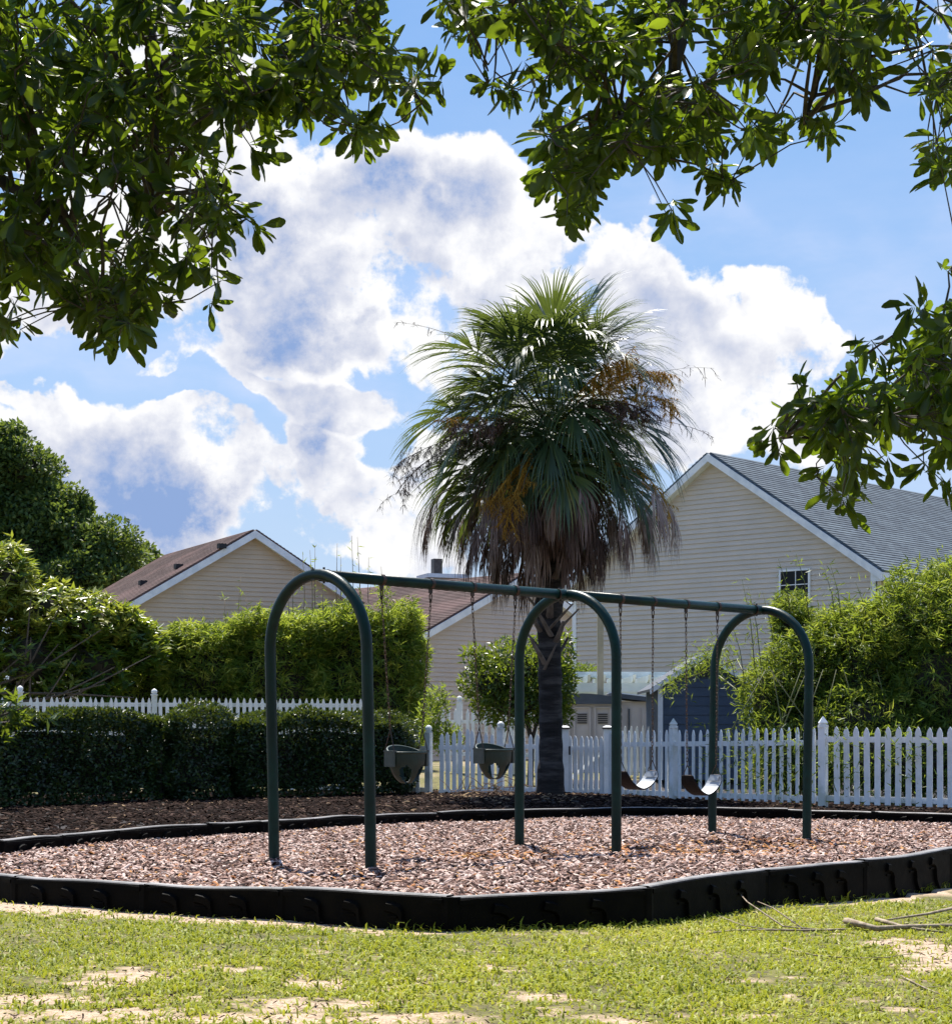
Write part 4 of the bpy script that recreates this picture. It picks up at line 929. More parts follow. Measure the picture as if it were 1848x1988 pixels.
def rosettes(cen, dirs, per, L, W, tmpl, spread=1.1):
    n = len(cen); c = np.repeat(cen, per, 0); d = np.repeat(dirs, per, 0); m_ = len(c)
    a = nrm(np.cross(d, rv(m_))); D = nrm(d * rng.uniform(-.05, .9, m_)[:, None] + a * spread * rng.uniform(.55, 1, m_)[:, None])
    N = nrm(d + a * .2 + rv(m_) * .35); Ls = L * rng.uniform(.45, 1.3, m_)
    c = c - d * (rng.uniform(0, .55, m_) * L)[:, None]
    return c, D, N, Ls, W * Ls / L * rng.uniform(.8, 1.15, m_)
def box_leaves(x0, x1, y0, y1, z0, z1, n, L, W, tmpl, lump=.10, top_bias=.35, up=.5, depth=.14, fyx=None):
    """leaves over a clipped box (front, top, ends): positions, V, F, tint"""
    A = np.array([(x1 - x0) * (z1 - z0), (x1 - x0) * (y1 - y0) * (1 + top_bias), (y1 - y0) * (z1 - z0), (y1 - y0) * (z1 - z0)]); f = rng.choice(4, n, p=A / A.sum())
    u, v = rng.uniform(size=n), rng.uniform(size=n); P = np.zeros((n, 3)); N = np.zeros((n, 3))
    P[:, 0] = np.select([f == 0, f == 1, f == 2, f == 3], [x0 + u * (x1 - x0), x0 + u * (x1 - x0), x0, x1]); N[:, 0] = np.select([f == 2, f == 3], [-1, 1], 0)
    P[:, 1] = np.select([f == 0, f == 1, f == 2, f == 3], [y0, y0 + v * (y1 - y0), y0 + u * (y1 - y0), y0 + u * (y1 - y0)]); N[:, 1] = np.where(f == 0, -1, 0)
    P[:, 2] = np.select([f == 0, f == 1, f == 2, f == 3], [z0 + v * (z1 - z0), z1, z0 + v * (z1 - z0), z0 + v * (z1 - z0)]); N[:, 2] = np.where(f == 1, 1, 0)
    # round the edges a little
    c = np.array([(x0 + x1) / 2, (y0 + y1) / 2, (z0 + z1) / 2]); h = np.array([x1 - x0, y1 - y0, z1 - z0]) / 2
    r = (P - c) / h; rr = (np.abs(r) ** 7).sum(1) ** (1 / 7); P = c + (P - c) / rr[:, None]
    N = nrm(N + np.abs(r) ** 5 * np.sign(r))
    P = P + N * ((fbm(P, 2.2, 3, 6) - .5) * lump * 2.4 - rng.uniform(0, 1, n) ** 1.6 * depth)[:, None]
    D = nrm(N * .6 + rv(n) * .9 + np.array([0, 0, up])); Nl = nrm(rv(n) * .8 + N * .4 + np.array([0, 0, .7]))
    Ln = L * rng.uniform(.6, 1.25, n); V, Fc = leaves(P, D, Nl, Ln, W * rng.uniform(.7, 1.2, n), tmpl)
    return P, V, Fc
def blob_leaves(blobs_, n, L, W, tmpl, depth=.25, up=.35, lump=.25, nsc=.8, droop=0):
    """leaves over a union of ellipsoids"""
    B = np.array(blobs_, float); c, r = B[:, :3], B[:, 3:6]
    ar = (r[:, 0] * r[:, 1] + r[:, 1] * r[:, 2] + r[:, 0] * r[:, 2]); k = rng.choice(len(B), n, p=ar / ar.sum())
    d = rv(n); P = c[k] + d * r[k] * (1 - rng.uniform(0, 1, n) ** 1.5 * depth)[:, None]
    P = P + d * ((fbm(P, nsc, 4, 12) - .5) * lump * 2)[:, None]
    keep = np.ones(n, bool)
    for j in range(len(B)):
        e = (((P - c[j]) / r[j]) ** 2).sum(1); keep &= ~((e < (1 - depth) ** 2 * .72) & (k != j))
    P, d = P[keep], d[keep]; n = len(P)
    D = nrm(d * .55 + rv(n) * .9 + np.array([0, 0, up - droop])); Nl = nrm(rv(n) * .8 + d * .35 + np.array([0, 0, .7]))
    V, Fc = leaves(P, D, Nl, L * rng.uniform(.6, 1.3, n), W * rng.uniform(.7, 1.2, n), tmpl)
    return P, V, Fc
def lumpy(c, r, n=14, m_=20, amp=.12):
    """irregular closed lump used as the shaded twiggy inside of a dense shrub"""
    mb = MB(); c = np.array(c); r = np.array(r)
    for i in range(n + 1):
        for j in range(m_):
            a, b_ = math.pi * i / n, 2 * math.pi * j / m_; d = np.array([math.sin(a) * math.cos(b_), math.sin(a) * math.sin(b_), math.cos(a)])
            q = 1 + amp * (math.sin(d[0] * 7 + c[0]) + math.sin(d[1] * 6) + math.sin(d[2] * 8 + c[1])) / 2; mb.v.append(tuple(c + d * r * q))
    for i in range(n):
        for j in range(m_): k = i * m_; mb.f.append((k + j, k + (j + 1) % m_, k + m_ + (j + 1) % m_, k + m_ + j))
    return mb
def bush(name, label, cat, loc, V, Fc, m_, tint, group=None):
    root = empty(name, loc, label, cat, group)
    np_obj('foliage', V, Fc, m_, root, tint=tint, kind='stuff'); return root
def ptint(P, k, mean=.4, spread=.22, sc=3, amp=.8, seed=14):
    t_ = np.clip(rng.normal(mean, spread, len(P)) + (fbm(P, sc, 3, seed) - .5) * amp, 0, 1); return np.repeat(t_, k)

# clipped dark hedge in three shrubs
labs = ['dark clipped hedge block at the far left in front of the white fence', 'narrow dark hedge block bulging slightly between the two longer ones', 'long dark clipped hedge block behind the first swing arch ending at the bucket swing']
for k, (pa, pb, Ya, Yb, zt, nl) in enumerate([(-140, 330, 24.2, 27.3, 1.37, 34000), (322, 446, 27.1, 28.1, 1.40, 13000), (440, 800, 28.0, 30.4, 1.38, 32000)]):
    xa, xb = at(pa, 0, Ya)[0], at(pb, 0, Yb)[0]; ym = (Ya + Yb) / 2; th = 1.25
    sh_ = (Yb - Ya) / (xb - xa)
    P_, V, Fc = box_leaves(xa, xb, ym, ym + th, .03, zt, nl, .066, .034, LANC, .20, .35, .45, .17)
    V[:, 1] += (V[:, 0] - (xa + xb) / 2) * sh_
    if k == 2:  # rounded right end: thin towards the ground
        pass
    root = bush('hedge_shrub', labs[k], 'hedge', ((xa + xb) / 2, ym + th / 2, .09), V, Fc, 'hedge_leaf', ptint(P_, 5, .42, .2))
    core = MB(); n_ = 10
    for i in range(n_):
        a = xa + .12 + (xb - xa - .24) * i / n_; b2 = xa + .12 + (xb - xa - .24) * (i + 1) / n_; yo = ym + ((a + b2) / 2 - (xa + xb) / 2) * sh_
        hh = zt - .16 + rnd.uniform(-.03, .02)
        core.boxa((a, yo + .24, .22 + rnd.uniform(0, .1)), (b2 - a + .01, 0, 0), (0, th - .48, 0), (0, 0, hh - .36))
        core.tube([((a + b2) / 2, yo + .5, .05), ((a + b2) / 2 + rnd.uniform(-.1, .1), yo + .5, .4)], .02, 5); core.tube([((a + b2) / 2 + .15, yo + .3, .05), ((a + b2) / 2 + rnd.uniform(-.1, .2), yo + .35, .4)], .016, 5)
    core.build('inner_shade_mass', 'shade_core', root)  # solid dark blocks stand for inner shade, plus a few stub stems

# tall clipped bamboo hedge behind the fence
Yb = 39.5; xa, xb = at(250, 0, Yb)[0], at(818, 0, Yb)[0]; zt = at(0, 1196, Yb)[2]
hz = lambda py: at(0, py, Yb)[2]; parts_ = []
for (p0_, p1_, py_, n_, dy_) in [(440, 640, 1200, 13000, 0), (600, 818, 1192, 14500, .15), (300, 480, 1226, 12000, .1), (150, 340, 1255, 11000, .25)]:
    parts_.append((at(p0_, 0, Yb)[0], at(p1_, 0, Yb)[0], Yb + dy_, hz(py_), box_leaves(at(p0_, 0, Yb)[0], at(p1_, 0, Yb)[0], Yb + dy_, Yb + 2.2, .35, hz(py_), n_, .17, .030, LANC, .34, .5, .1, .36)))
Pa = np.vstack([q_[4][0] for q_ in parts_]); Va = np.vstack([q_[4][1] for q_ in parts_]); k_ = 0; Fa = []
for q_ in parts_: Fa.append(q_[4][2] + k_); k_ += len(q_[4][1])
Fa = np.vstack(Fa)
root = bush('bamboo_hedge', 'tall clipped bright green bamboo hedge behind the left white fence', 'hedge', ((xa + xb) / 2, Yb + 1.1, .3), Va, Fa, 'bamboo_leaf', ptint(Pa, 5, .56, .24))
def sprays(P_, k, N_dir, L, W, per, name, m_, root, mean, out=.12):
    wz = (.12 + np.clip((P_[:, 2] - 1.3) / 1.6, 0, 1)); i = rng.choice(len(P_), k, replace=False, p=wz / wz.sum()); c = P_[i] + N_dir(P_[i]) * rng.uniform(0, out, k)[:, None] + np.array([0, 0, .03])  # brighter sprays favour the top: sunlight put into the leaf colour
    d = nrm(N_dir(c) * .7 + rv(k) * .6 + np.array([0, 0, .25])); c_, D_, N_, L_, W_ = rosettes(c, d, per, L, W, LANC, 1.0)
    D_ = nrm(D_ + np.array([0, 0, -.25])); V, Fc = leaves(c_, D_, N_, L_, W_, LANC)
    np_obj(name, V, Fc, m_, root, tint=np.repeat(np.clip(np.repeat(rng.normal(mean, .22, k), per) + rng.normal(0, .08, k * per), 0, 1), 5), kind='stuff')
sprays(Pa, 4800, lambda P: nrm(np.column_stack([np.zeros(len(P)), -np.ones(len(P)) * .5, np.where(P[:, 2] > 2.6, 1.2, .2)])), .19, .030, 8, 'sunlit_sprays', 'bamboo_leaf', root, .84, .26)
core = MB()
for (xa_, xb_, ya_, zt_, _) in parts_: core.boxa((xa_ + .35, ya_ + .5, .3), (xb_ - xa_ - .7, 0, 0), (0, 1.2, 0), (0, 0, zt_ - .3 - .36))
core.build('cane_shade_mass', 'shade_core', root)  # solid dark boxes in place of the shaded interior
# culms and sprigs rising above it
sp = []; cul = Canes()
for (px, py, py0) in [(588, 1072, 1200), (602, 1068, 1200), (655, 1055, 1200), (662, 1080, 1200), (683, 1040, 1195), (694, 1042, 1195), (716, 1082, 1195), (612, 1060, 1200), (560, 1150, 1200), (468, 1120, 1230), (478, 1160, 1230), (488, 1180, 1230), (395, 1185, 1250), (420, 1200, 1250), (436, 1160, 1235), (448, 1195, 1230), (740, 1100, 1200), (752, 1130, 1200), (570, 1110, 1200), (625, 1120, 1200), (535, 1170, 1205), (700, 1120, 1200)]:
    Yc = Yb + rnd.uniform(.4, 1.6); a = at(px + rnd.uniform(-6, 6), py0 + 30, Yc); b2 = at(px, py, Yc); mid = (a + b2) / 2 + np.array([rnd.uniform(-.05, .05), 0, 0])
    cul.tube([a, mid, b2], [.012, .009, .004], 5)
    for k in range(rnd.randint(6, 14)):
        t_ = rnd.uniform(.35, 1) if px not in (740, 752) else rnd.uniform(.1, 1); sp.append(a + (b2 - a) * t_)
for k in range(220): sp.append(at(rnd.gauss(745, 9), rnd.uniform(1130, 1205), Yb + rnd.uniform(.3, 1)))
cul.build('cane', 'dry_stem', root)
sp = np.array(sp); n = len(sp); D = nrm(rv(n) + np.array([0, 0, .1])); V, Fc = leaves(sp, D, rv(n), rng.uniform(.10, .20, n), .022, LANC)
np_obj('sprigs', V, Fc, 'bamboo_leaf', root, tint=ptint(sp, 5, .7, .2), kind='stuff')

# right bamboo thicket, spilling through the fence
def ell(px, py, rx, ry, Y, ryd): c = at(px, py, Y); return (c[0], c[1], c[2], rx * Y / F, ryd, ry * Y / F)
Bz = [ell(1790, 1260, 120, 140, 28, .9), ell(1710, 1310, 130, 130, 28.4, .9), ell(1600, 1320, 105, 120, 28.8, .8), ell(1510, 1360, 75, 80, 29, .7), ell(1630, 1235, 85, 50, 29, .7), ell(1860, 1165, 80, 65, 28.5, .8),
      ell(1850, 1330, 120, 130, 27.4, .8), ell(1535, 1210, 42, 48, 29.4, .5), ell(1980, 1230, 140, 160, 28, 1), ell(1720, 1400, 150, 60, 27.6, .7), ell(1530, 1420, 95, 45, 28.5, .6), ell(1760, 1480, 190, 80, 27.0, .7), ell(1960, 1470, 120, 90, 26.6, .7), ell(1560, 1490, 120, 65, 28.2, .6)]
Pz, Vz, Fz = blob_leaves(Bz, 52000, .125, .021, LANC, .38, -.05, .32, 1.1)
root = bush('bamboo_thicket', 'tall loose bamboo thicket behind the right fence, its top coloured sunlit yellow green', 'bamboo', (6.2, 28.4, .1), Vz, Fz, 'bamboo_leaf', ptint(Pz, 5, .44, .24, 2))
sprays(Pz, 5200, lambda P: nrm(np.column_stack([np.zeros(len(P)), -np.ones(len(P)) * .6, np.where(P[:, 2] > 2.0, 1.2, .3)])), .15, .022, 8, 'sunlit_sprays', 'bamboo_leaf', root, .74, .26)
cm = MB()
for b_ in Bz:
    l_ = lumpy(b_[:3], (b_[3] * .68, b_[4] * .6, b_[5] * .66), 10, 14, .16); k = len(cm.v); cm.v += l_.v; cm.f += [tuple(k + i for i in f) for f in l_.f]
cm.build('cane_shade_mass', 'shade_core', root)  # dark lumps fill in for the shade within the thicket
sp = []; cul = Canes()
for (px, py, py0) in [(1440, 1125, 1300), (1452, 1140, 1300), (1480, 1150, 1300), (1510, 1085, 1200), (1545, 1075, 1200), (1598, 1100, 1220), (1610, 1092, 1220), (1660, 1130, 1230), (1740, 1110, 1200), (1775, 1085, 1180), (1815, 1070, 1170), (1835, 1078, 1170), (1860, 1060, 1150), (1420, 1210, 1330), (1405, 1260, 1340), (1392, 1300, 1350), (1370, 1280, 1340), (1690, 1140, 1230)]:
    Yc = 28.4 + rnd.uniform(-.5, .6); a = at(px + 25, py0, Yc); b2 = at(px, py, Yc)
    cul.tube([a, (a + b2) / 2 + np.array([.03, 0, .05]), b2], [.008, .006, .003], 4)
    for k in range(26): sp.append(a + (b2 - a) * rnd.uniform(.2, 1) + np.array([rnd.gauss(0, .07), rnd.gauss(0, .07), rnd.gauss(0, .07)]))
for k in range(900):   # sprigs through and in front of the pickets
    px = rnd.choice([1430, 1450, 1490, 1530, 1545, 1380, 1640, 1760]) + rnd.gauss(0, 22); py = rnd.gauss(1470, 45); sp.append(at(px, py, np.interp(px, [1200, 1600, 1850], [29.5, 24.9, 23.8]) - rnd.uniform(-.1, .15)))
for k in range(650):  # the arching limb over the blue shed roof
    u = rnd.uniform(0, 1); px = 1290 + 130 * u + rnd.gauss(0, 9); py = 1345 - 75 * math.sin(u * 1.9) + rnd.gauss(0, 13 + 10 * u); sp.append(at(px, py, 31 + rnd.uniform(-.4, .4)))
for (xa_, ya_, za_) in [(1380, 1300, 30.5), (1430, 1280, 30)]: cul.tube([at(1480, 1380, 29), at(xa_, ya_, za_), at(1300, 1330, 31)], [.02, .012, .004], 5)
for k in range(16):
    px = rnd.uniform(1440, 1800); cul.tube([at(px, 1545, 27.6), at(px + rnd.uniform(-30, 30), 1420, 27.4), at(px + rnd.uniform(-70, 70), 1300, 27.3)], [.016, .012, .006], 5)
cul.build('cane', 'stem', root)
sp = np.array(sp); n = len(sp); V, Fc = leaves(sp, nrm(rv(n) + np.array([0, 0, -.25])), rv(n), rng.uniform(.08, .16, n), .018, LANC)
np_obj('sprigs', V, Fc, 'bamboo_leaf', root, tint=ptint(sp, 5, .45, .25), kind='stuff')

# round shrub in the middle
Bs = [ell(1010, 1300, 85, 62, 34, .8), ell(960, 1330, 72, 50, 34, .7), ell(1060, 1310, 55, 80, 34.3, .7), ell(1000, 1370, 80, 42, 34, .7), ell(1080, 1340, 35, 60, 34.5, .5), ell(920, 1275, 22, 18, 34, .3), ell(1095, 1270, 22, 45, 34.6, .3), ell(1070, 1390, 40, 35, 34.2, .4)]
Ps, Vs, Fs = blob_leaves(Bs, 9000, .125, .045, LANC, .5, .35, .16, 2)
root = bush('round_shrub', 'rounded glossy green shrub on a slim stem left of the palm trunk', 'shrub', (1.0, 34, .2), Vs, Fs, 'shrub_leaf', ptint(Ps, 5, .45, .24))
MB().tube([at(1028, 1560, 34), at(1032, 1440, 34), at(1015, 1360, 34)], [.07, .05, .04], 7).tube([at(1032, 1440, 34), at(1060, 1340, 34)], [.04, .02], 5).build('stem', 'bark', root)
cm = MB()
for b_ in Bs[:4]:
    l_ = lumpy(b_[:3], (b_[3] * .5, b_[4] * .45, b_[5] * .5), 8, 10, .15); k = len(cm.v); cm.v += l_.v; cm.f += [tuple(k + i for i in f) for f in l_.f]
cm.build('inner_shade_mass', 'shade_core', root)  # dark lumps stand for the shaded inside
# small leafy plants by the gate and at the house foot
for lab, Bq, n_, m_ in [('wispy pale green plant between the hedge end and the arched gate', [ell(835, 1420, 38, 55, 33.2, .4), ell(850, 1360, 25, 30, 33.4, .3), ell(870, 1430, 40, 30, 33.3, .3)], 1500, 'bamboo_leaf'),
                    ('low leafy plant on top of the pergola beside the house corner', [ell(1132, 1304, 26, 14, 43, .4), ell(1108, 1312, 16, 12, 43, .3)], 700, 'shrub_leaf')]:
    Pq, Vq, Fq = blob_leaves(Bq, n_, .12, .03, LANC, .8, .2, .2, 2)
    c = np.array(Bq[0][:3]); bush('leafy_plant', lab, 'plant', (c[0], c[1], .3), Vq, Fq, m_, ptint(Pq, 5, .6, .2))

# large-leaved shrub on the left (leaf rosettes)
Bm = [ell(20, 1130, 55, 85, 38.5, 1.0), ell(90, 1190, 85, 75, 38.5, 1.1), ell(170, 1205, 95, 60, 38.5, 1.0), ell(245, 1220, 50, 48, 38.7, .8), ell(60, 1280, 110, 85, 38.2, 1.0), ell(180, 1290, 90, 70, 38.5, 1.0), ell(-40, 1200, 80, 150, 38.5, 1), ell(285, 1260, 38, 50, 38.9, .7), ell(90, 1370, 170, 50, 38.2, .6)]
B = np.array(Bm); k = rng.choice(len(B), 2300); d = rv(2300); Pm = B[k, :3] + d * B[k, 3:6] * rng.uniform(.6, 1.05, 2300)[:, None]; Pm = Pm + d * ((fbm(Pm, 1.5, 3, 2) - .5) * .35)[:, None]
c_, D_, N_, L_, W_ = rosettes(Pm, nrm(d * .5 + np.array([0, -.1, 1.1]) + rv(2300) * .3), 8, .23, .072, OBOV)
V, Fc = leaves(c_, D_, N_, L_, W_, LANC)
root = bush('large_leaf_shrub', 'big bushy shrub with upright yellow green leaf rosettes at the left edge', 'shrub', (-9.3, 38.4, .3), V, Fc, 'shrub_leaf', np.repeat(np.repeat(np.clip(rng.normal(.64, .22, 2300) + np.interp(Pm[:, 2], [1.8, 3.8], [-.15, .35]), 0, 1), 8), 5))  # tint rises with height, painting the sunlit top into the leaves
br = MB()
for k in range(11):
    a = at(rnd.uniform(-80, 60), rnd.uniform(1330, 1400), 37.6); b2 = at(rnd.uniform(60, 300), rnd.uniform(1160, 1360), 37.4); m2 = (a + b2) / 2 + np.array([0, 0, rnd.uniform(-.25, .1)]); br.tube([a, m2, b2], [.03, .022, .01], 5)
br.tube([at(-20, 1500, 38.4), at(-10, 1400, 38.4), at(60, 1250, 38.4)], [.12, .09, .04], 7)
br.build('branch', 'twig', root)
cm = MB()
for b_ in Bm[:8]:
    l_ = lumpy(b_[:3], (b_[3] * .55, b_[4] * .5, b_[5] * .55), 8, 12, .15); k = len(cm.v); cm.v += l_.v; cm.f += [tuple(k + i for i in f) for f in l_.f]
cm.build('inner_shade_mass', 'shade_core', root)  # solid dark lumps give the shrub its inner shade
# overhanging spray of long leaves at the frame edge
sp = np.array([at(rnd.gauss(18, 30), rnd.gauss(1385, 26), 24.5) for k in range(26)]); c_, D_, N_, L_, W_ = rosettes(sp, nrm(rv(26) + np.array([.6, -.3, .3])), 7, .19, .045, OBOV)
V, Fc = leaves(c_, D_, N_, L_, W_, LANC); root = bush('leafy_branch_shrub', 'dark long-leaved branch reaching over the hedge at the left edge', 'shrub', (-6.6, 24.8, .1), V, Fc, 'shrub_leaf', np.repeat(rng.uniform(.1, .7, len(c_)), 5))
st = MB(); st.tube([at(-150, 1560, 24.8), at(-110, 1440, 24.8), at(-30, 1400, 24.6), at(60, 1370, 24.4)], [.05, .035, .02, .008], 6)
for k in range(14): st.tube([at(-40 + k * 6, 1402, 24.6), sp[k]], [.01, .005], 4)
st.build('branch', 'twig', root)

# far broadleaf tree and distant trees
def tree(name, label, Bt, n, L, W, m_, trunk, mean=.42, group=None, tmpl=OVAL, core=.55):
    Pt, Vt, Ft = blob_leaves(Bt, n, L, W, tmpl, .4, .2, 1.1, .75)
    root = empty(name, trunk[0], label, 'tree', group)
    np_obj('crown', Vt, Ft, m_, root, tint=ptint(Pt, len(tmpl[0]), mean, .2, 1.0, .9), kind='stuff')
    mb = MB(); t0 = np.array(trunk[0]); top = np.array(trunk[1]); r0 = trunk[2]
    mb.tube([t0, t0 + (top - t0) * .5 + np.array([.1, 0, 0]), top], [r0, r0 * .75, r0 * .45], 9)
    for b_ in Bt: mb.tube([t0 + (top - t0) * .8, (top + np.array(b_[:3])) / 2 - np.array([0, 0, .2]), b_[:3]], [r0 * .45, r0 * .3, r0 * .1], 6)
    mb.build('trunk', 'bark', root)
    if core:
        cm = MB()
        for b_ in Bt:
            l_ = lumpy(b_[:3], (b_[3] * core, b_[4] * core, b_[5] * core), 8, 12, .2); k = len(cm.v); cm.v += l_.v; cm.f += [tuple(k + i for i in f) for f in l_.f]
        cm.build('branch_shade_mass', 'shade_core', root)  # dark lumps represent shade within the crown
    return root
Bt = [ell(-20, 870, 70, 60, 72, 1.4), ell(50, 920, 75, 70, 72, 1.5), ell(90, 990, 90, 70, 72, 1.5), ell(165, 1050, 85, 60, 71, 1.4), ell(205, 1100, 60, 50, 71, 1.2), ell(60, 1090, 120, 80, 71, 1.6), ell(-60, 1000, 100, 120, 72, 2), ell(240, 1080, 35, 30, 73, .8), ell(-80, 900, 80, 80, 72, 1.8), ell(140, 1130, 110, 60, 70, 1.5), ell(30, 840, 35, 30, 72, .8), ell(150, 985, 35, 35, 72, .8)]
tree('oak_tree', 'large dark green broadleaf tree filling the left edge behind the tan house', Bt, 60000, .22, .13, 'far_leaf', [(at(20, 0, 72)[0], 72, .3), at(40, 1100, 72), .35], mean=.62)
Bt = [ell(285, 1085, 22, 18, 95, 1), ell(262, 1095, 25, 22, 95, 1), ell(240, 1110, 30, 25, 95, 1)]
tree('oak_tree', 'small distant tree showing between the big left tree and the brown roof', Bt, 1800, .35, .2, 'far_leaf', [(at(262, 0, 95)[0], 95, .3), at(262, 1110, 95), .2])

# ------------------------------------------------------------------ cabbage palm
YP = 29.5; PB = np.array([(1068 - CX) * YP / F, YP, .10]); crown = at(1066, 828, YP)
palm = empty('palm_tree', tuple(PB), 'tall cabbage palm with a shaggy fan crown and brown skirt behind the swings', 'palm tree')
K = 46; pts = []; rad = []
for i in range(K + 1):
    u = i / K; z = .04 + (crown[2] - .25) * u
    pts.append((PB[0] + (crown[0] - PB[0]) * u + .012 * math.sin(u * 9), YP + .01 * math.cos(u * 7), z))
    rad.append((.235 - .05 * min(1, u * 6) if u < .18 else .185) * (1 + .045 * math.sin(i * 2.1) + rnd.uniform(-.03, .03)) + (.03 if u > .5 else 0))
MB().tube(pts, rad, 20).build('trunk', 'palm_bark', palm, smooth=False)
bi = 0
for k in range(36):
    z = 2.35 + k * .075 + rnd.uniform(-.02, .02); a = k * 2.4 + .5; rr = .17; d = np.array([math.cos(a), math.sin(a), 0])
    L = rnd.uniform(.30, .5); c = np.array([crown[0], YP, z])
    if abs(c[0]) > 99: continue
    p0 = c + d * rr; p1 = p0 + d * L * .25 + np.array([0, 0, L * .4]); p2 = p0 + d * L * rnd.uniform(.5, .75) + np.array([0, 0, L * .85])
    MB().tube([p0 - d * .08 - np.array([0, 0, .05]), p1, p2], [.075, .055, .035], 7, flat=.35).build('leaf_boot', 'boot', palm)
for (pa, pb_, r0) in [((1058, 1290), (1030, 1240), .05), ((1062, 1225), (1112, 1172), .045), ((1070, 1235), (1040, 1182), .05), ((1056, 1300), (1080, 1250), .03)]:
    a, b2 = at(*pa, YP - .20), at(*pb_, YP - .34); MB().tube([a, (a + b2) / 2 + np.array([0, -.04, 0]), b2], [r0 * 1.25, r0, r0 * .55], 7, flat=.4).build('leaf_boot', 'boot', palm)

def frond(org, az_, el0, lp, bl, droop, dead, name, m_, tint0, nseg=40, fold=.25, curl=0.0):
    """costapalmate fan leaf on its petiole, bent by its own weight"""
    d = np.array([math.cos(az_) * math.cos(el0), math.sin(az_) * math.cos(el0), math.sin(el0)]); p = np.array(org, float)
    side = np.array([-math.sin(az_), math.cos(az_), 0]); V = []; Fc = []; tn = []
    path = [p.copy()]; grav = np.array([0, 0, -1.0])
    for i in range(6):
        d = d + grav * (.05 + (.07 if dead else 0)) * (i / 5) * (1 if el0 < 1.2 else .3); d /= np.linalg.norm(d); p = p + d * lp / 6; path.append(p.copy())
    # petiole ribbon, four sided
    for i, q in enumerate(path):
        r_ = .020 - .010 * i / 6; up = np.cross(d, side)
        V += [q + side * r_, q + up * r_ * .6, q - side * r_, q - up * r_ * .6]
    for i in range(6):
        for j in range(4): a = i * 4 + j; b_ = i * 4 + (j + 1) % 4; Fc += [(a, b_, b_ + 4), (a, b_ + 4, a + 4)]
    tn += [min(1, tint0 + .25)] * len(V)
    amax = R(125); costa = .34 * bl
    cp = [p.copy()]; dd = d.copy(); dirs = [dd.copy()]
    for i in range(5):
        dd = dd + grav * (.07 + droop * .18); dd /= np.linalg.norm(dd); cp.append(cp[-1] + dd * costa / 5); dirs.append(dd.copy())
    for i in range(nseg):
        a = -amax + 2 * amax * i / (nseg - 1); f = 1 - abs(a) / amax; k = min(5, int(round(f * 5))); b0 = cp[k]; T = dirs[k]; Nn = np.cross(side, T); Nn /= np.linalg.norm(Nn)
        if Nn[2] < 0 and not dead: Nn = -Nn
        aa = a * (.35 if dead else 1) * (1 - f * .35)
        L = bl * (.62 + .38 * f ** .6) * rnd.uniform(.88, 1.1) * (.9 if dead else 1)
        dr = T * math.cos(aa) + side * math.sin(aa) + Nn * fold * abs(math.sin(aa)) * (1 if not dead else rnd.uniform(-1, 1)); dr /= np.linalg.norm(dr)
        sd = np.cross(dr, Nn); sd /= (np.linalg.norm(sd) + 1e-9); wb = 2 * amax / nseg * .5
        q = b0.copy(); k0 = len(V); m = 7; tt = min(1, max(0, tint0 + rnd.gauss(0, .14)))
        tw = rnd.uniform(-.5, .5); sway = nrm(np.array([rnd.gauss(0, 1), rnd.gauss(0, 1), 0]))
        for j in range(m):
            t_ = j / (m - 1); wd_ = min(wb * L * max(t_, .05), .016) * (1 if t_ < .5 else (1 - t_) / .5 * .9 + .1)
            if dead: wd_ *= .62
            V += [q + sd * wd_, q - sd * wd_ + Nn * wd_ * .5]; tn += [tt, tt]
            pull = (.03 + droop * .85 * t_ ** 2.2) if not dead else (.30 + .45 * t_)
            dr = dr + grav * pull + sway * (.05 if not dead else .20) * (t_ if not dead else math.sin(t_ * 5 + tw * 6)); dr /= np.linalg.norm(dr); q = q + dr * L / (m - 1)
        for j in range(m - 1): b_ = k0 + j * 2; Fc += [(b_, b_ + 1, b_ + 3), (b_, b_ + 3, b_ + 2)]
    o = np_obj(name, np.array(V), np.array(Fc), m_, palm, tint=np.array(tn)); return o
GA = 2.39996
NF = 92
for k in range(NF):
    u = (k + .5) / NF; el0 = min(R(76), math.asin(max(-.75, .99 - 1.45 * u))); az_ = k * GA + .4
    hgt = .30 * (1 - u) - .30 * u
    frond(crown + np.array([math.cos(az_) * .12, math.sin(az_) * .12, hgt - .05]), az_, el0, rnd.choice((.5, .75, .95, 1.15, 1.3)) * (1.0 if u > .15 else .9), rnd.uniform(.95, 1.25), .42 + .25 * u + rnd.uniform(0, .3), False, 'frond', 'palm_leaf', .25 + .36 * u + rnd.uniform(-.14, .14), 56, .35)
for k in range(130):
    u = (k + .5) / 130; el0 = R(-14 - 50 * u); az_ = k * GA + 1.3
    frond(crown + np.array([math.cos(az_) * .16, math.sin(az_) * .16, -.30 - .55 * u]), az_, el0, (2.05 - .95 * u) * rnd.uniform(.5, 1.08), rnd.uniform(.55, 1.0), 1, True, 'dead_frond', 'dead_palm', rnd.choice((.05, .2, .45, .8)), 38)
for (az_, e_, lp_) in ((-1.5, 72, 1.15), (1.6, 76, 1.25), (-.6, 66, 1.2), (-2.4, 64, 1.1), (.25, 58, 1.45), (.1, 52, 1.3)):
    frond(crown + np.array([0, 0, .1]), az_, R(e_), lp_, 1.12, .5, False, 'frond', 'palm_leaf', .4, 60, .3)
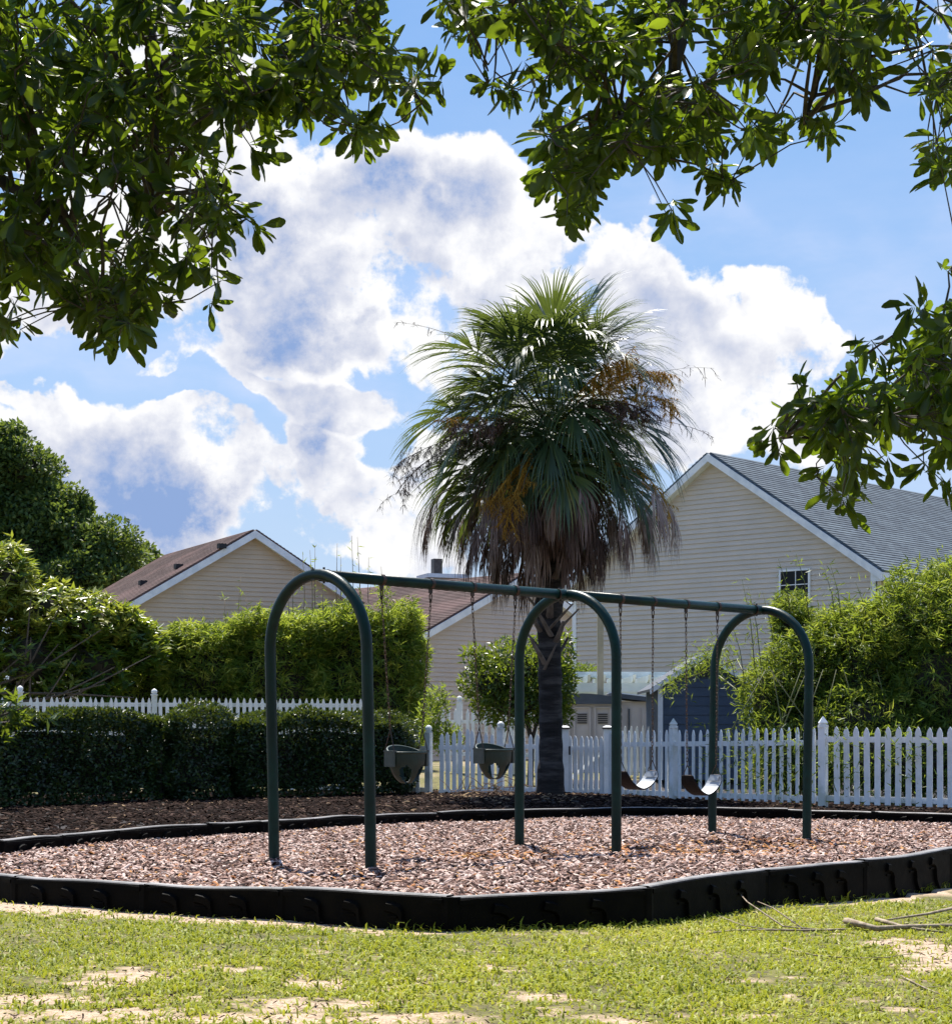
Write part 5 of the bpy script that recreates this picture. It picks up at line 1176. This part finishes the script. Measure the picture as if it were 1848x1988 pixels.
# flower and fruit stalks
def stalk(p0, p1, p2, m_, nb, bl, name, tint, tw=.004, droop=.5, dens=10):
    p0, p1, p2 = map(np.array, (p0, p1, p2)); V = []; Fc = []; tn = []
    def rib(pts, r_, tt):
        k0 = len(V)
        for i, q in enumerate(pts):
            rr = r_ * (1 - .7 * i / (len(pts) - 1)); V.extend([q + np.array([rr, 0, 0]), q + np.array([-rr * .5, rr * .8, 0]), q + np.array([-rr * .5, -rr * .8, 0])]); tn.extend([tt] * 3)
        for i in range(len(pts) - 1):
            for j in range(3): a = k0 + i * 3 + j; b_ = k0 + i * 3 + (j + 1) % 3; Fc.extend([(a, b_, b_ + 3), (a, b_ + 3, a + 3)])
    bz = lambda t_: p0 * (1 - t_) ** 2 + 2 * p1 * t_ * (1 - t_) + p2 * t_ ** 2
    rib([bz(t_) for t_ in np.linspace(0, 1, 12)], .028, tint)
    for k in range(nb):
        t_ = .35 + .65 * (k + .5) / nb; o = bz(t_); d = nrm(rv(1)[0] + nrm(p2 - p1) * .8); L = bl * rnd.uniform(.5, 1.1); pts = [o]; dd = d
        for i in range(4): dd = nrm(dd + np.array([0, 0, -droop * .35])); pts.append(pts[-1] + dd * L / 4)
        rib(pts, tw * 1.3, tint + rnd.uniform(-.1, .2))
        for s_ in range(dens):
            o2 = pts[rnd.randint(1, 4)]; d2 = nrm(rv(1)[0] + dd * .6 + np.array([0, 0, -droop * .5])); l2 = L * rnd.uniform(.2, .5); q1 = o2 + d2 * l2 * .5; d3 = nrm(d2 + np.array([0, 0, -droop])); rib([o2, q1, q1 + d3 * l2 * .5], tw, min(1, max(0, tint + rnd.uniform(-.3, .3))))
    np_obj(name, np.array(V), np.array(Fc), m_, palm, tint=np.clip(np.array(tn), 0, 1))
cz = crown
Yf = YP - 1.2
for (a, b2, Yd, m_, nb, bl, ti, tw, dens) in [
    ((960, 640), (765, 625), -.3, 'palm_twig', 16, .22, .25, .006, 3), ((1250, 700), (1385, 715), -.3, 'palm_twig', 14, .24, .25, .006, 3), ((1290, 790), (1385, 850), -.2, 'palm_twig', 12, .22, .3, .006, 3),
    ((1180, 690), (1215, 700), -2.0, 'palm_flower', 40, .30, .6, .008, 18), ((1210, 690), (1290, 730), -2.0, 'palm_flower', 44, .30, .7, .008, 18), ((1250, 730), (1310, 790), -1.9, 'palm_flower', 36, .26, .7, .008, 18),
    ((1180, 750), (1260, 800), -2.0, 'dead_palm', 44, .36, .15, .008, 18), ((960, 810), (880, 830), -1.9, 'dead_palm', 34, .34, .3, .008, 16), ((930, 800), (850, 815), -1.8, 'palm_flower', 20, .28, .5, .007, 14),
    ((1010, 900), (985, 1010), -2.1, 'palm_flower', 46, .34, .4, .007, 20), ((980, 930), (950, 980), -2.0, 'palm_flower', 30, .30, .45, .007, 16),
    ((870, 830), (775, 900), -.6, 'palm_twig', 44, .34, .7, .005, 20), ((840, 840), (768, 960), -.6, 'palm_twig', 40, .34, .75, .005, 20), ((1290, 900), (1300, 1010), -1.2, 'palm_flower', 30, .28, .6, .007, 16)]:
    p1 = at(*a, YP + Yd); p2 = at(*b2, YP + Yd); stalk(crown, p1, p2, m_, nb, bl, 'flower_stalk', ti, tw, .6, dens)

# ------------------------------------------------------------------ overhanging trees in the foreground
leafV = []
for k in range(10):
    V, Fc = leaves(np.zeros((1, 3)), np.array([[1., 0, 0]]), np.array([[0., 0, 1]]), np.array([1.0]), np.array([.25 + .035 * (k % 4)]), OBOV)
    V[:, 2] -= (.10 + .05 * (k % 3)) * V[:, 0] ** 2
    leafV.append(np_mesh('leaf', V, Fc, 'oak_leaf', tint=np.full(len(V), [.15, .3, .45, .6, .8, .25, .5, .35, .93, .1][k]), smooth=False))
def canopy(name, label, polys, limbs, n, trunk, Yr, extra_edge=()):
    """polys: outline pieces seen from the lens, each with density; limbs: thick branches; leaves in rosettes on twigs"""
    root = empty(name, trunk[0], label, 'tree')
    cen = []
    for poly, dens in polys:
        a = np.array(poly, float); lo, hi = a.min(0), a.max(0); area = 0; x, y = a[:, 0], a[:, 1]; area = abs(np.dot(x, np.roll(y, 1)) - np.dot(y, np.roll(x, 1))) / 2
        m_ = int(area / 1e4 * dens); q = rng.uniform(lo, hi, (m_ * 12 + 20, 2)); q = q[inpoly(q, poly)]; q = q[rng.uniform(size=len(q)) < np.clip((fbm(q, .011, 3, 77) - .36) * 5, .06, 1)][:m_]
        Yq = rng.uniform(*Yr, len(q)); cen.append(np.column_stack([(q[:, 0] - CX) * Yq / F, Yq, E - (q[:, 1] - HY) * Yq / F]))
    for (px, py) in extra_edge: cen.append(at(px, py, rnd.uniform(Yr[0], Yr[0] + 1.0))[None])
    cen = np.vstack(cen); n = len(cen)
    lm = MB(); nodes = []
    for pl in limbs:
        pts = [np.array(q[0], float) for q in pl]; rad = [q[1] for q in pl]
        fine = []; fr_ = []
        for i in range(len(pts) - 1):
            for u in np.linspace(0, 1, 7)[:-1]: fine.append(pts[i] * (1 - u) + pts[i + 1] * u + rv(1)[0] * .012); fr_.append(rad[i] * (1 - u) + rad[i + 1] * u)
        fine.append(pts[-1]); fr_.append(rad[-1]); nodes += fine
        MB().tube(fine, fr_, 9).build('limb', 'bark', root, smooth=True)
    nodes = np.array(nodes)
    # secondary branches
    sub = cen[rng.choice(n, max(10, n // 9), replace=False)]; tw = MB(); sn = []
    for q in sub:
        j = np.argmin(np.linalg.norm(nodes - q, axis=1) + rng.uniform(0, .25, len(nodes))); a = nodes[j]; L = np.linalg.norm(q - a)
        m2 = (a + q) / 2 + rv(1)[0] * L * .10 + np.array([0, 0, .10 * L]); r0 = min(.016, .004 + .009 * L)
        tw.tube([a, (a + m2) / 2 + rv(1)[0] * .02 * L, m2, (m2 + q) / 2 + rv(1)[0] * .02, q], [r0, r0 * .8, r0 * .6, r0 * .45, r0 * .3], 5, caps=False)
        for u in np.linspace(.3, 1, 6): sn.append((a * (1 - u) + m2 * u) if u < .5 else (m2 * (1 - u) + q * u))
    sn = np.array(sn); dirs = np.zeros((n, 3))
    for i, q in enumerate(cen):
        dd = np.linalg.norm(sn - q, axis=1); j = np.argmin(np.where(dd < .02, 9, dd)); a = sn[j]; v = q - a; L = np.linalg.norm(v)
        m2 = (a + q) / 2 + rv(1)[0] * L * .12; tw.tube([a, m2, q], [.0034, .0026, .0018], 4, caps=False)
        dirs[i] = v / (L + 1e-6)
    o = tw.build('twigs', 'twig', root); o['kind'] = 'stuff'
    dirs = nrm(dirs * .6 + rv(n) * .5 + np.array([0, -.1, -.35]))
    per = 9; c_, D_, N_, L_, W_ = rosettes(cen, dirs, per, .098, .031, OBOV, 1.0)
    D_ = nrm(D_ + np.array([0, 0, -.28])); N_ = nrm(N_ * .6 + rv(len(N_)) * .5 + np.array([0, 0, .5]))
    ti = np.clip(rng.normal(.38, .20, len(c_)) + np.repeat(rng.normal(0, .14, n) + (fbm(cen, 1.3, 3, 31) - .5) * 1.3, per), 0, 1)
    # the leaves that show largest become parts of their own
    mid = c_ + D_ * L_[:, None] * .5; px = CX + mid[:, 0] / mid[:, 1] * F; py = HY - (mid[:, 2] - E) / mid[:, 1] * F
    vis = (px > 5) & (px < 1843) & (py > 5); size = L_ / c_[:, 1] * vis; order = np.argsort(-size)[:290]; sel = np.zeros(len(c_), bool); sel[order] = True
    base = Vector(trunk[0])
    for i in order:
        Dv = Vector(D_[i]); Nv = Vector(N_[i]); Sv = Nv.cross(Dv).normalized(); Nv = Dv.cross(Sv)
        M = Matrix((Dv, Sv, Nv)).transposed().to_4x4()
        o = bpy.data.objects.new('leaf', leafV[rnd.randint(0, 9)]); C.objects.link(o); o.parent = root
        o.location = Vector(c_[i]) - base; o.rotation_euler = M.to_euler(); o.scale = (L_[i],) * 3
    k = ~sel; V, Fc = leaves(c_[k], D_[k], N_[k], L_[k], W_[k], OBOV)
    np_obj('foliage', V, Fc, 'oak_leaf', root, tint=np.repeat(ti[k], len(OBOV[0])), kind='stuff')
    return root
# left tree
up_l = [((-260, -420), (930, -420), (900, -160), (780, -20), (735, 10), (-260, 10))]
polysL = [([(-260, 0), (725, 0), (735, 70), (700, 150), (640, 210), (560, 235), (500, 330), (440, 420), (330, 450), (200, 470), (60, 500), (-260, 520)], 21),
          ([(690, 40), (740, 60), (790, 130), (860, 140), (850, 180), (800, 205), (760, 190), (690, 180)], 17),
          ([(655, 225), (740, 225), (750, 255), (720, 290), (670, 275)], 18),
          ([(-60, 480), (150, 470), (330, 440), (440, 410), (495, 400), (480, 440), (420, 500), (400, 560), (370, 590), (300, 590), (230, 640), (160, 630), (120, 560), (30, 560), (-60, 580)], 13),
          ([(130, 560), (270, 560), (260, 640), (210, 660), (150, 640)], 26), ([(-40, 580), (45, 585), (50, 630), (0, 645), (-40, 640)], 16),
          ([(-260, -520), (980, -520), (900, -60), (735, 0), (-260, 0)], 5)]
TL = (-4.6, 6.8, -.05)
limL = [[((-4.6, 6.8, -.1), .20), ((-4.5, 6.8, 1.5), .17), ((-4.2, 6.8, 3.2), .14), ((-3.2, 6.9, 4.4), .09), (at(60, -260, 7.0), .06), (at(260, -80, 7.0), .035), (at(310, 180, 6.8), .018), (at(300, 420, 6.6), .008)],
        [((-3.2, 6.9, 4.4), .08), (at(300, -350, 7.2), .05), (at(560, -120, 7.0), .03), (at(580, 60, 6.8), .018), (at(700, 110, 6.5), .008)],
        [((-4.4, 6.8, 2.2), .08), (at(-200, 300, 6.8), .045), (at(-20, 330, 6.7), .022), (at(120, 420, 6.5), .012), (at(200, 560, 6.4), .006)]]
canopy('shade_tree', 'leafy tree whose dark branches hang into the upper left corner', polysL, limL, 0, [TL], (5.9, 7.6), [(700, 250), (690, 265), (730, 240), (500, 440), (498, 300), (410, 600), (430, 545), (858, 160), (820, 200), (40, 640), (240, 665), (200, 650), (190, 655), (215, 640)])
polysR = [([(905, 0), (1848, 0), (1980, 0), (1960, 150), (1848, 150), (1790, 120), (1700, 150), (1650, 230), (1560, 250), (1500, 270), (1380, 285), (1260, 300), (1160, 330), (1120, 380), (1065, 380), (1055, 290), (1035, 190), (960, 110), (900, 90)], 20),
          ([(840, -10), (905, 0), (905, 95), (870, 70), (850, 30)], 24), ([(935, 140), (1020, 150), (1030, 190), (990, 195), (940, 180)], 13),
          ([(1060, 330), (1150, 330), (1150, 390), (1120, 410), (1070, 390)], 30), ([(1340, 320), (1430, 335), (1425, 365), (1380, 375), (1340, 350)], 13),
          ([(1790, 120), (1860, 120), (1900, 300), (1848, 320), (1800, 170)], 14), ([(1800, 270), (1860, 260), (1870, 340), (1810, 320)], 22),
          ([(1560, 235), (1640, 230), (1640, 265), (1590, 265)], 20), ([(1240, 330), (1280, 335), (1270, 360), (1240, 350)], 12),
          ([(1500, 810), (1560, 790), (1650, 750), (1720, 690), (1750, 630), (1820, 600), (1900, 590), (1980, 700), (1980, 960), (1848, 960), (1780, 950), (1720, 930), (1690, 970), (1640, 975), (1590, 940), (1545, 880)], 24),
          ([(800, -520), (1980, -520), (1980, 0), (860, 0)], 5)]
TR = (5.0, 7.4, -.16)
limR = [[((5.0, 7.4, -.3), .22), ((4.9, 7.4, 1.6), .18), ((4.6, 7.3, 3.2), .14), ((3.4, 7.2, 4.6), .09), (at(1700, -420, 7.2), .06), (at(1330, -200, 7.1), .048), (at(1320, 30, 7.0), .036), (at(1300, 200, 6.9), .018), (at(1130, 330, 6.7), .008)],
        [(at(1330, -200, 7.1), .045), (at(1120, -160, 7.0), .022), (at(960, 40, 6.8), .010)],
        [((3.4, 7.2, 4.6), .07), (at(1800, -120, 7.1), .03), (at(1600, 120, 6.9), .015), (at(1560, 240, 6.8), .007)],
        [((4.7, 7.3, 2.8), .08), (at(2050, 700, 7.2), .04), (at(1850, 780, 7.0), .022), (at(1680, 830, 6.8), .012), (at(1520, 850, 6.6), .005)],
        [(at(2050, 700, 7.2), .04), (at(1860, 700, 7.0), .015), (at(1800, 640, 6.9), .006)]]
canopy('shade_tree', 'leafy tree with branches hanging in at the upper right and right edge', polysR, limR, 0, [TR], (6.0, 7.8), [(1300, 430), (1305, 410), (1420, 350), (1405, 365), (1465, 855), (1500, 835), (1510, 880), (1650, 1000), (1800, 590), (1760, 600), (1690, 660), (1848, 515), (1630, 985), (1100, 420), (1130, 410), (1545, 740), (1840, 330), (1805, 310), (1660, 680)])
# unseen crowns added overhead and behind the lens to darken the shaded sides
def unseen_crown(root, Bq, n):
    Pq, Vq, Fq = blob_leaves(Bq, n, .30, .15, LANC, .5, .1, .5, .5); off = np.array(root.location)
    np_obj('added_shade_foliage', Vq, Fq, 'oak_leaf', root, tint=ptint(Pq, 5, .35, .2), kind='stuff')  # out of view, added to cut the sky fill
tr_ = [o for o in bpy.data.objects if o.name.startswith('shade_tree')]
unseen_crown(tr_[0], [(-5.5, 1.5, 6.2, 4.2, 3.6, 2.2), (-7, 6, 6.8, 3.0, 3.2, 2.4)], 9000)
unseen_crown(tr_[1], [(5.8, 1.5, 6.4, 4.2, 3.6, 2.2), (8, 6.5, 6.8, 3.0, 3.2, 2.4)], 9000)
# ------------------------------------------------------------------ fallen branches and litter on the lawn
def gp_(px, py, dz=.02): q = atg(px, py, -.13); return (q[0], q[1], ground_z(q[0], q[1]) + dz)
def wood(name, label, paths, rads, m_='fallen_wood'):
    mb = MB()
    for pth, rd_ in zip(paths, rads):
        pts = [gp_(*q) for q in pth]; n_ = len(pts); mb.tube(pts, [rd_ * (1 - .6 * i / (n_ - 1)) for i in range(n_)], 6, flat=.8)
    return tag(mb.build(name, m_, None, smooth=True), label, 'branch')
wood('fallen_branch', 'thick split fallen branch pieces lying beside the bare soil at the right edge', [[(1642, 1802, .045), (1700, 1812, .03), (1770, 1806, .03), (1900, 1800, .03)], [(1900, 1772, .09), (1800, 1789, .06), (1720, 1797, .04)], [(1700, 1796, .04), (1760, 1806, .02), (1830, 1812, .015)]], [.028, .016, .018])
wood('fallen_branch', 'long thin fallen stick lying flat across the grass towards the right', [[(1640, 1812, .02), (1560, 1816, .02), (1480, 1817, .02), (1420, 1818, .015), (1345, 1828, .01)], [(1500, 1817, .02), (1440, 1812, .03), (1395, 1800, .05)]], [.011, .006])
wood('fallen_branch', 'thin forked twig leaning from the border down onto the grass', [[(1610, 1815, .02), (1520, 1812, .03), (1450, 1785, .10), (1395, 1740, .18)], [(1560, 1814, .02), (1500, 1790, .08), (1470, 1780, .09)]], [.008, .006])
wood('fallen_branch', 'slender curved twig on the grass below the bare soil patch', [[(1520, 1852, .015), (1580, 1864, .012), (1650, 1868, .012), (1720, 1866, .015), (1770, 1858, .02)]], [.006])
wood('fallen_branch', 'short pale twig near the bottom right corner of the lawn', [[(1748, 1905, .02), (1790, 1925, .015), (1850, 1948, .01)], [(1790, 1925, .015), (1830, 1926, .02)]], [.006, .004])
wood('fallen_branch', 'small dry stick on the sand strip along the near border', [[(660, 1812, .01), (700, 1806, .015), (745, 1808, .01)], [(700, 1806, .012), (730, 1801, .012)]], [.006, .004])
# dead twigs piled against the fence left of the palm
mb = MB()
for k in range(40):
    a = at(rnd.uniform(880, 1040), rnd.uniform(1520, 1552), 29.8 + rnd.uniform(-.3, .4)); a[2] = rnd.uniform(.09, .25); b2 = a + np.array([rnd.gauss(0, .35), rnd.gauss(0, .12), rnd.uniform(-.05, .30)]); b2[2] = max(b2[2], .1)
    mb.tube([a, (a + b2) / 2 + np.array([0, 0, .03]), b2], [.008, .006, .003], 4)
tag(mb.build('dead_twigs', 'dry_litter', None), 'tangle of dry twigs on the mulch before the fence left of the palm', 'twigs', kind='stuff')
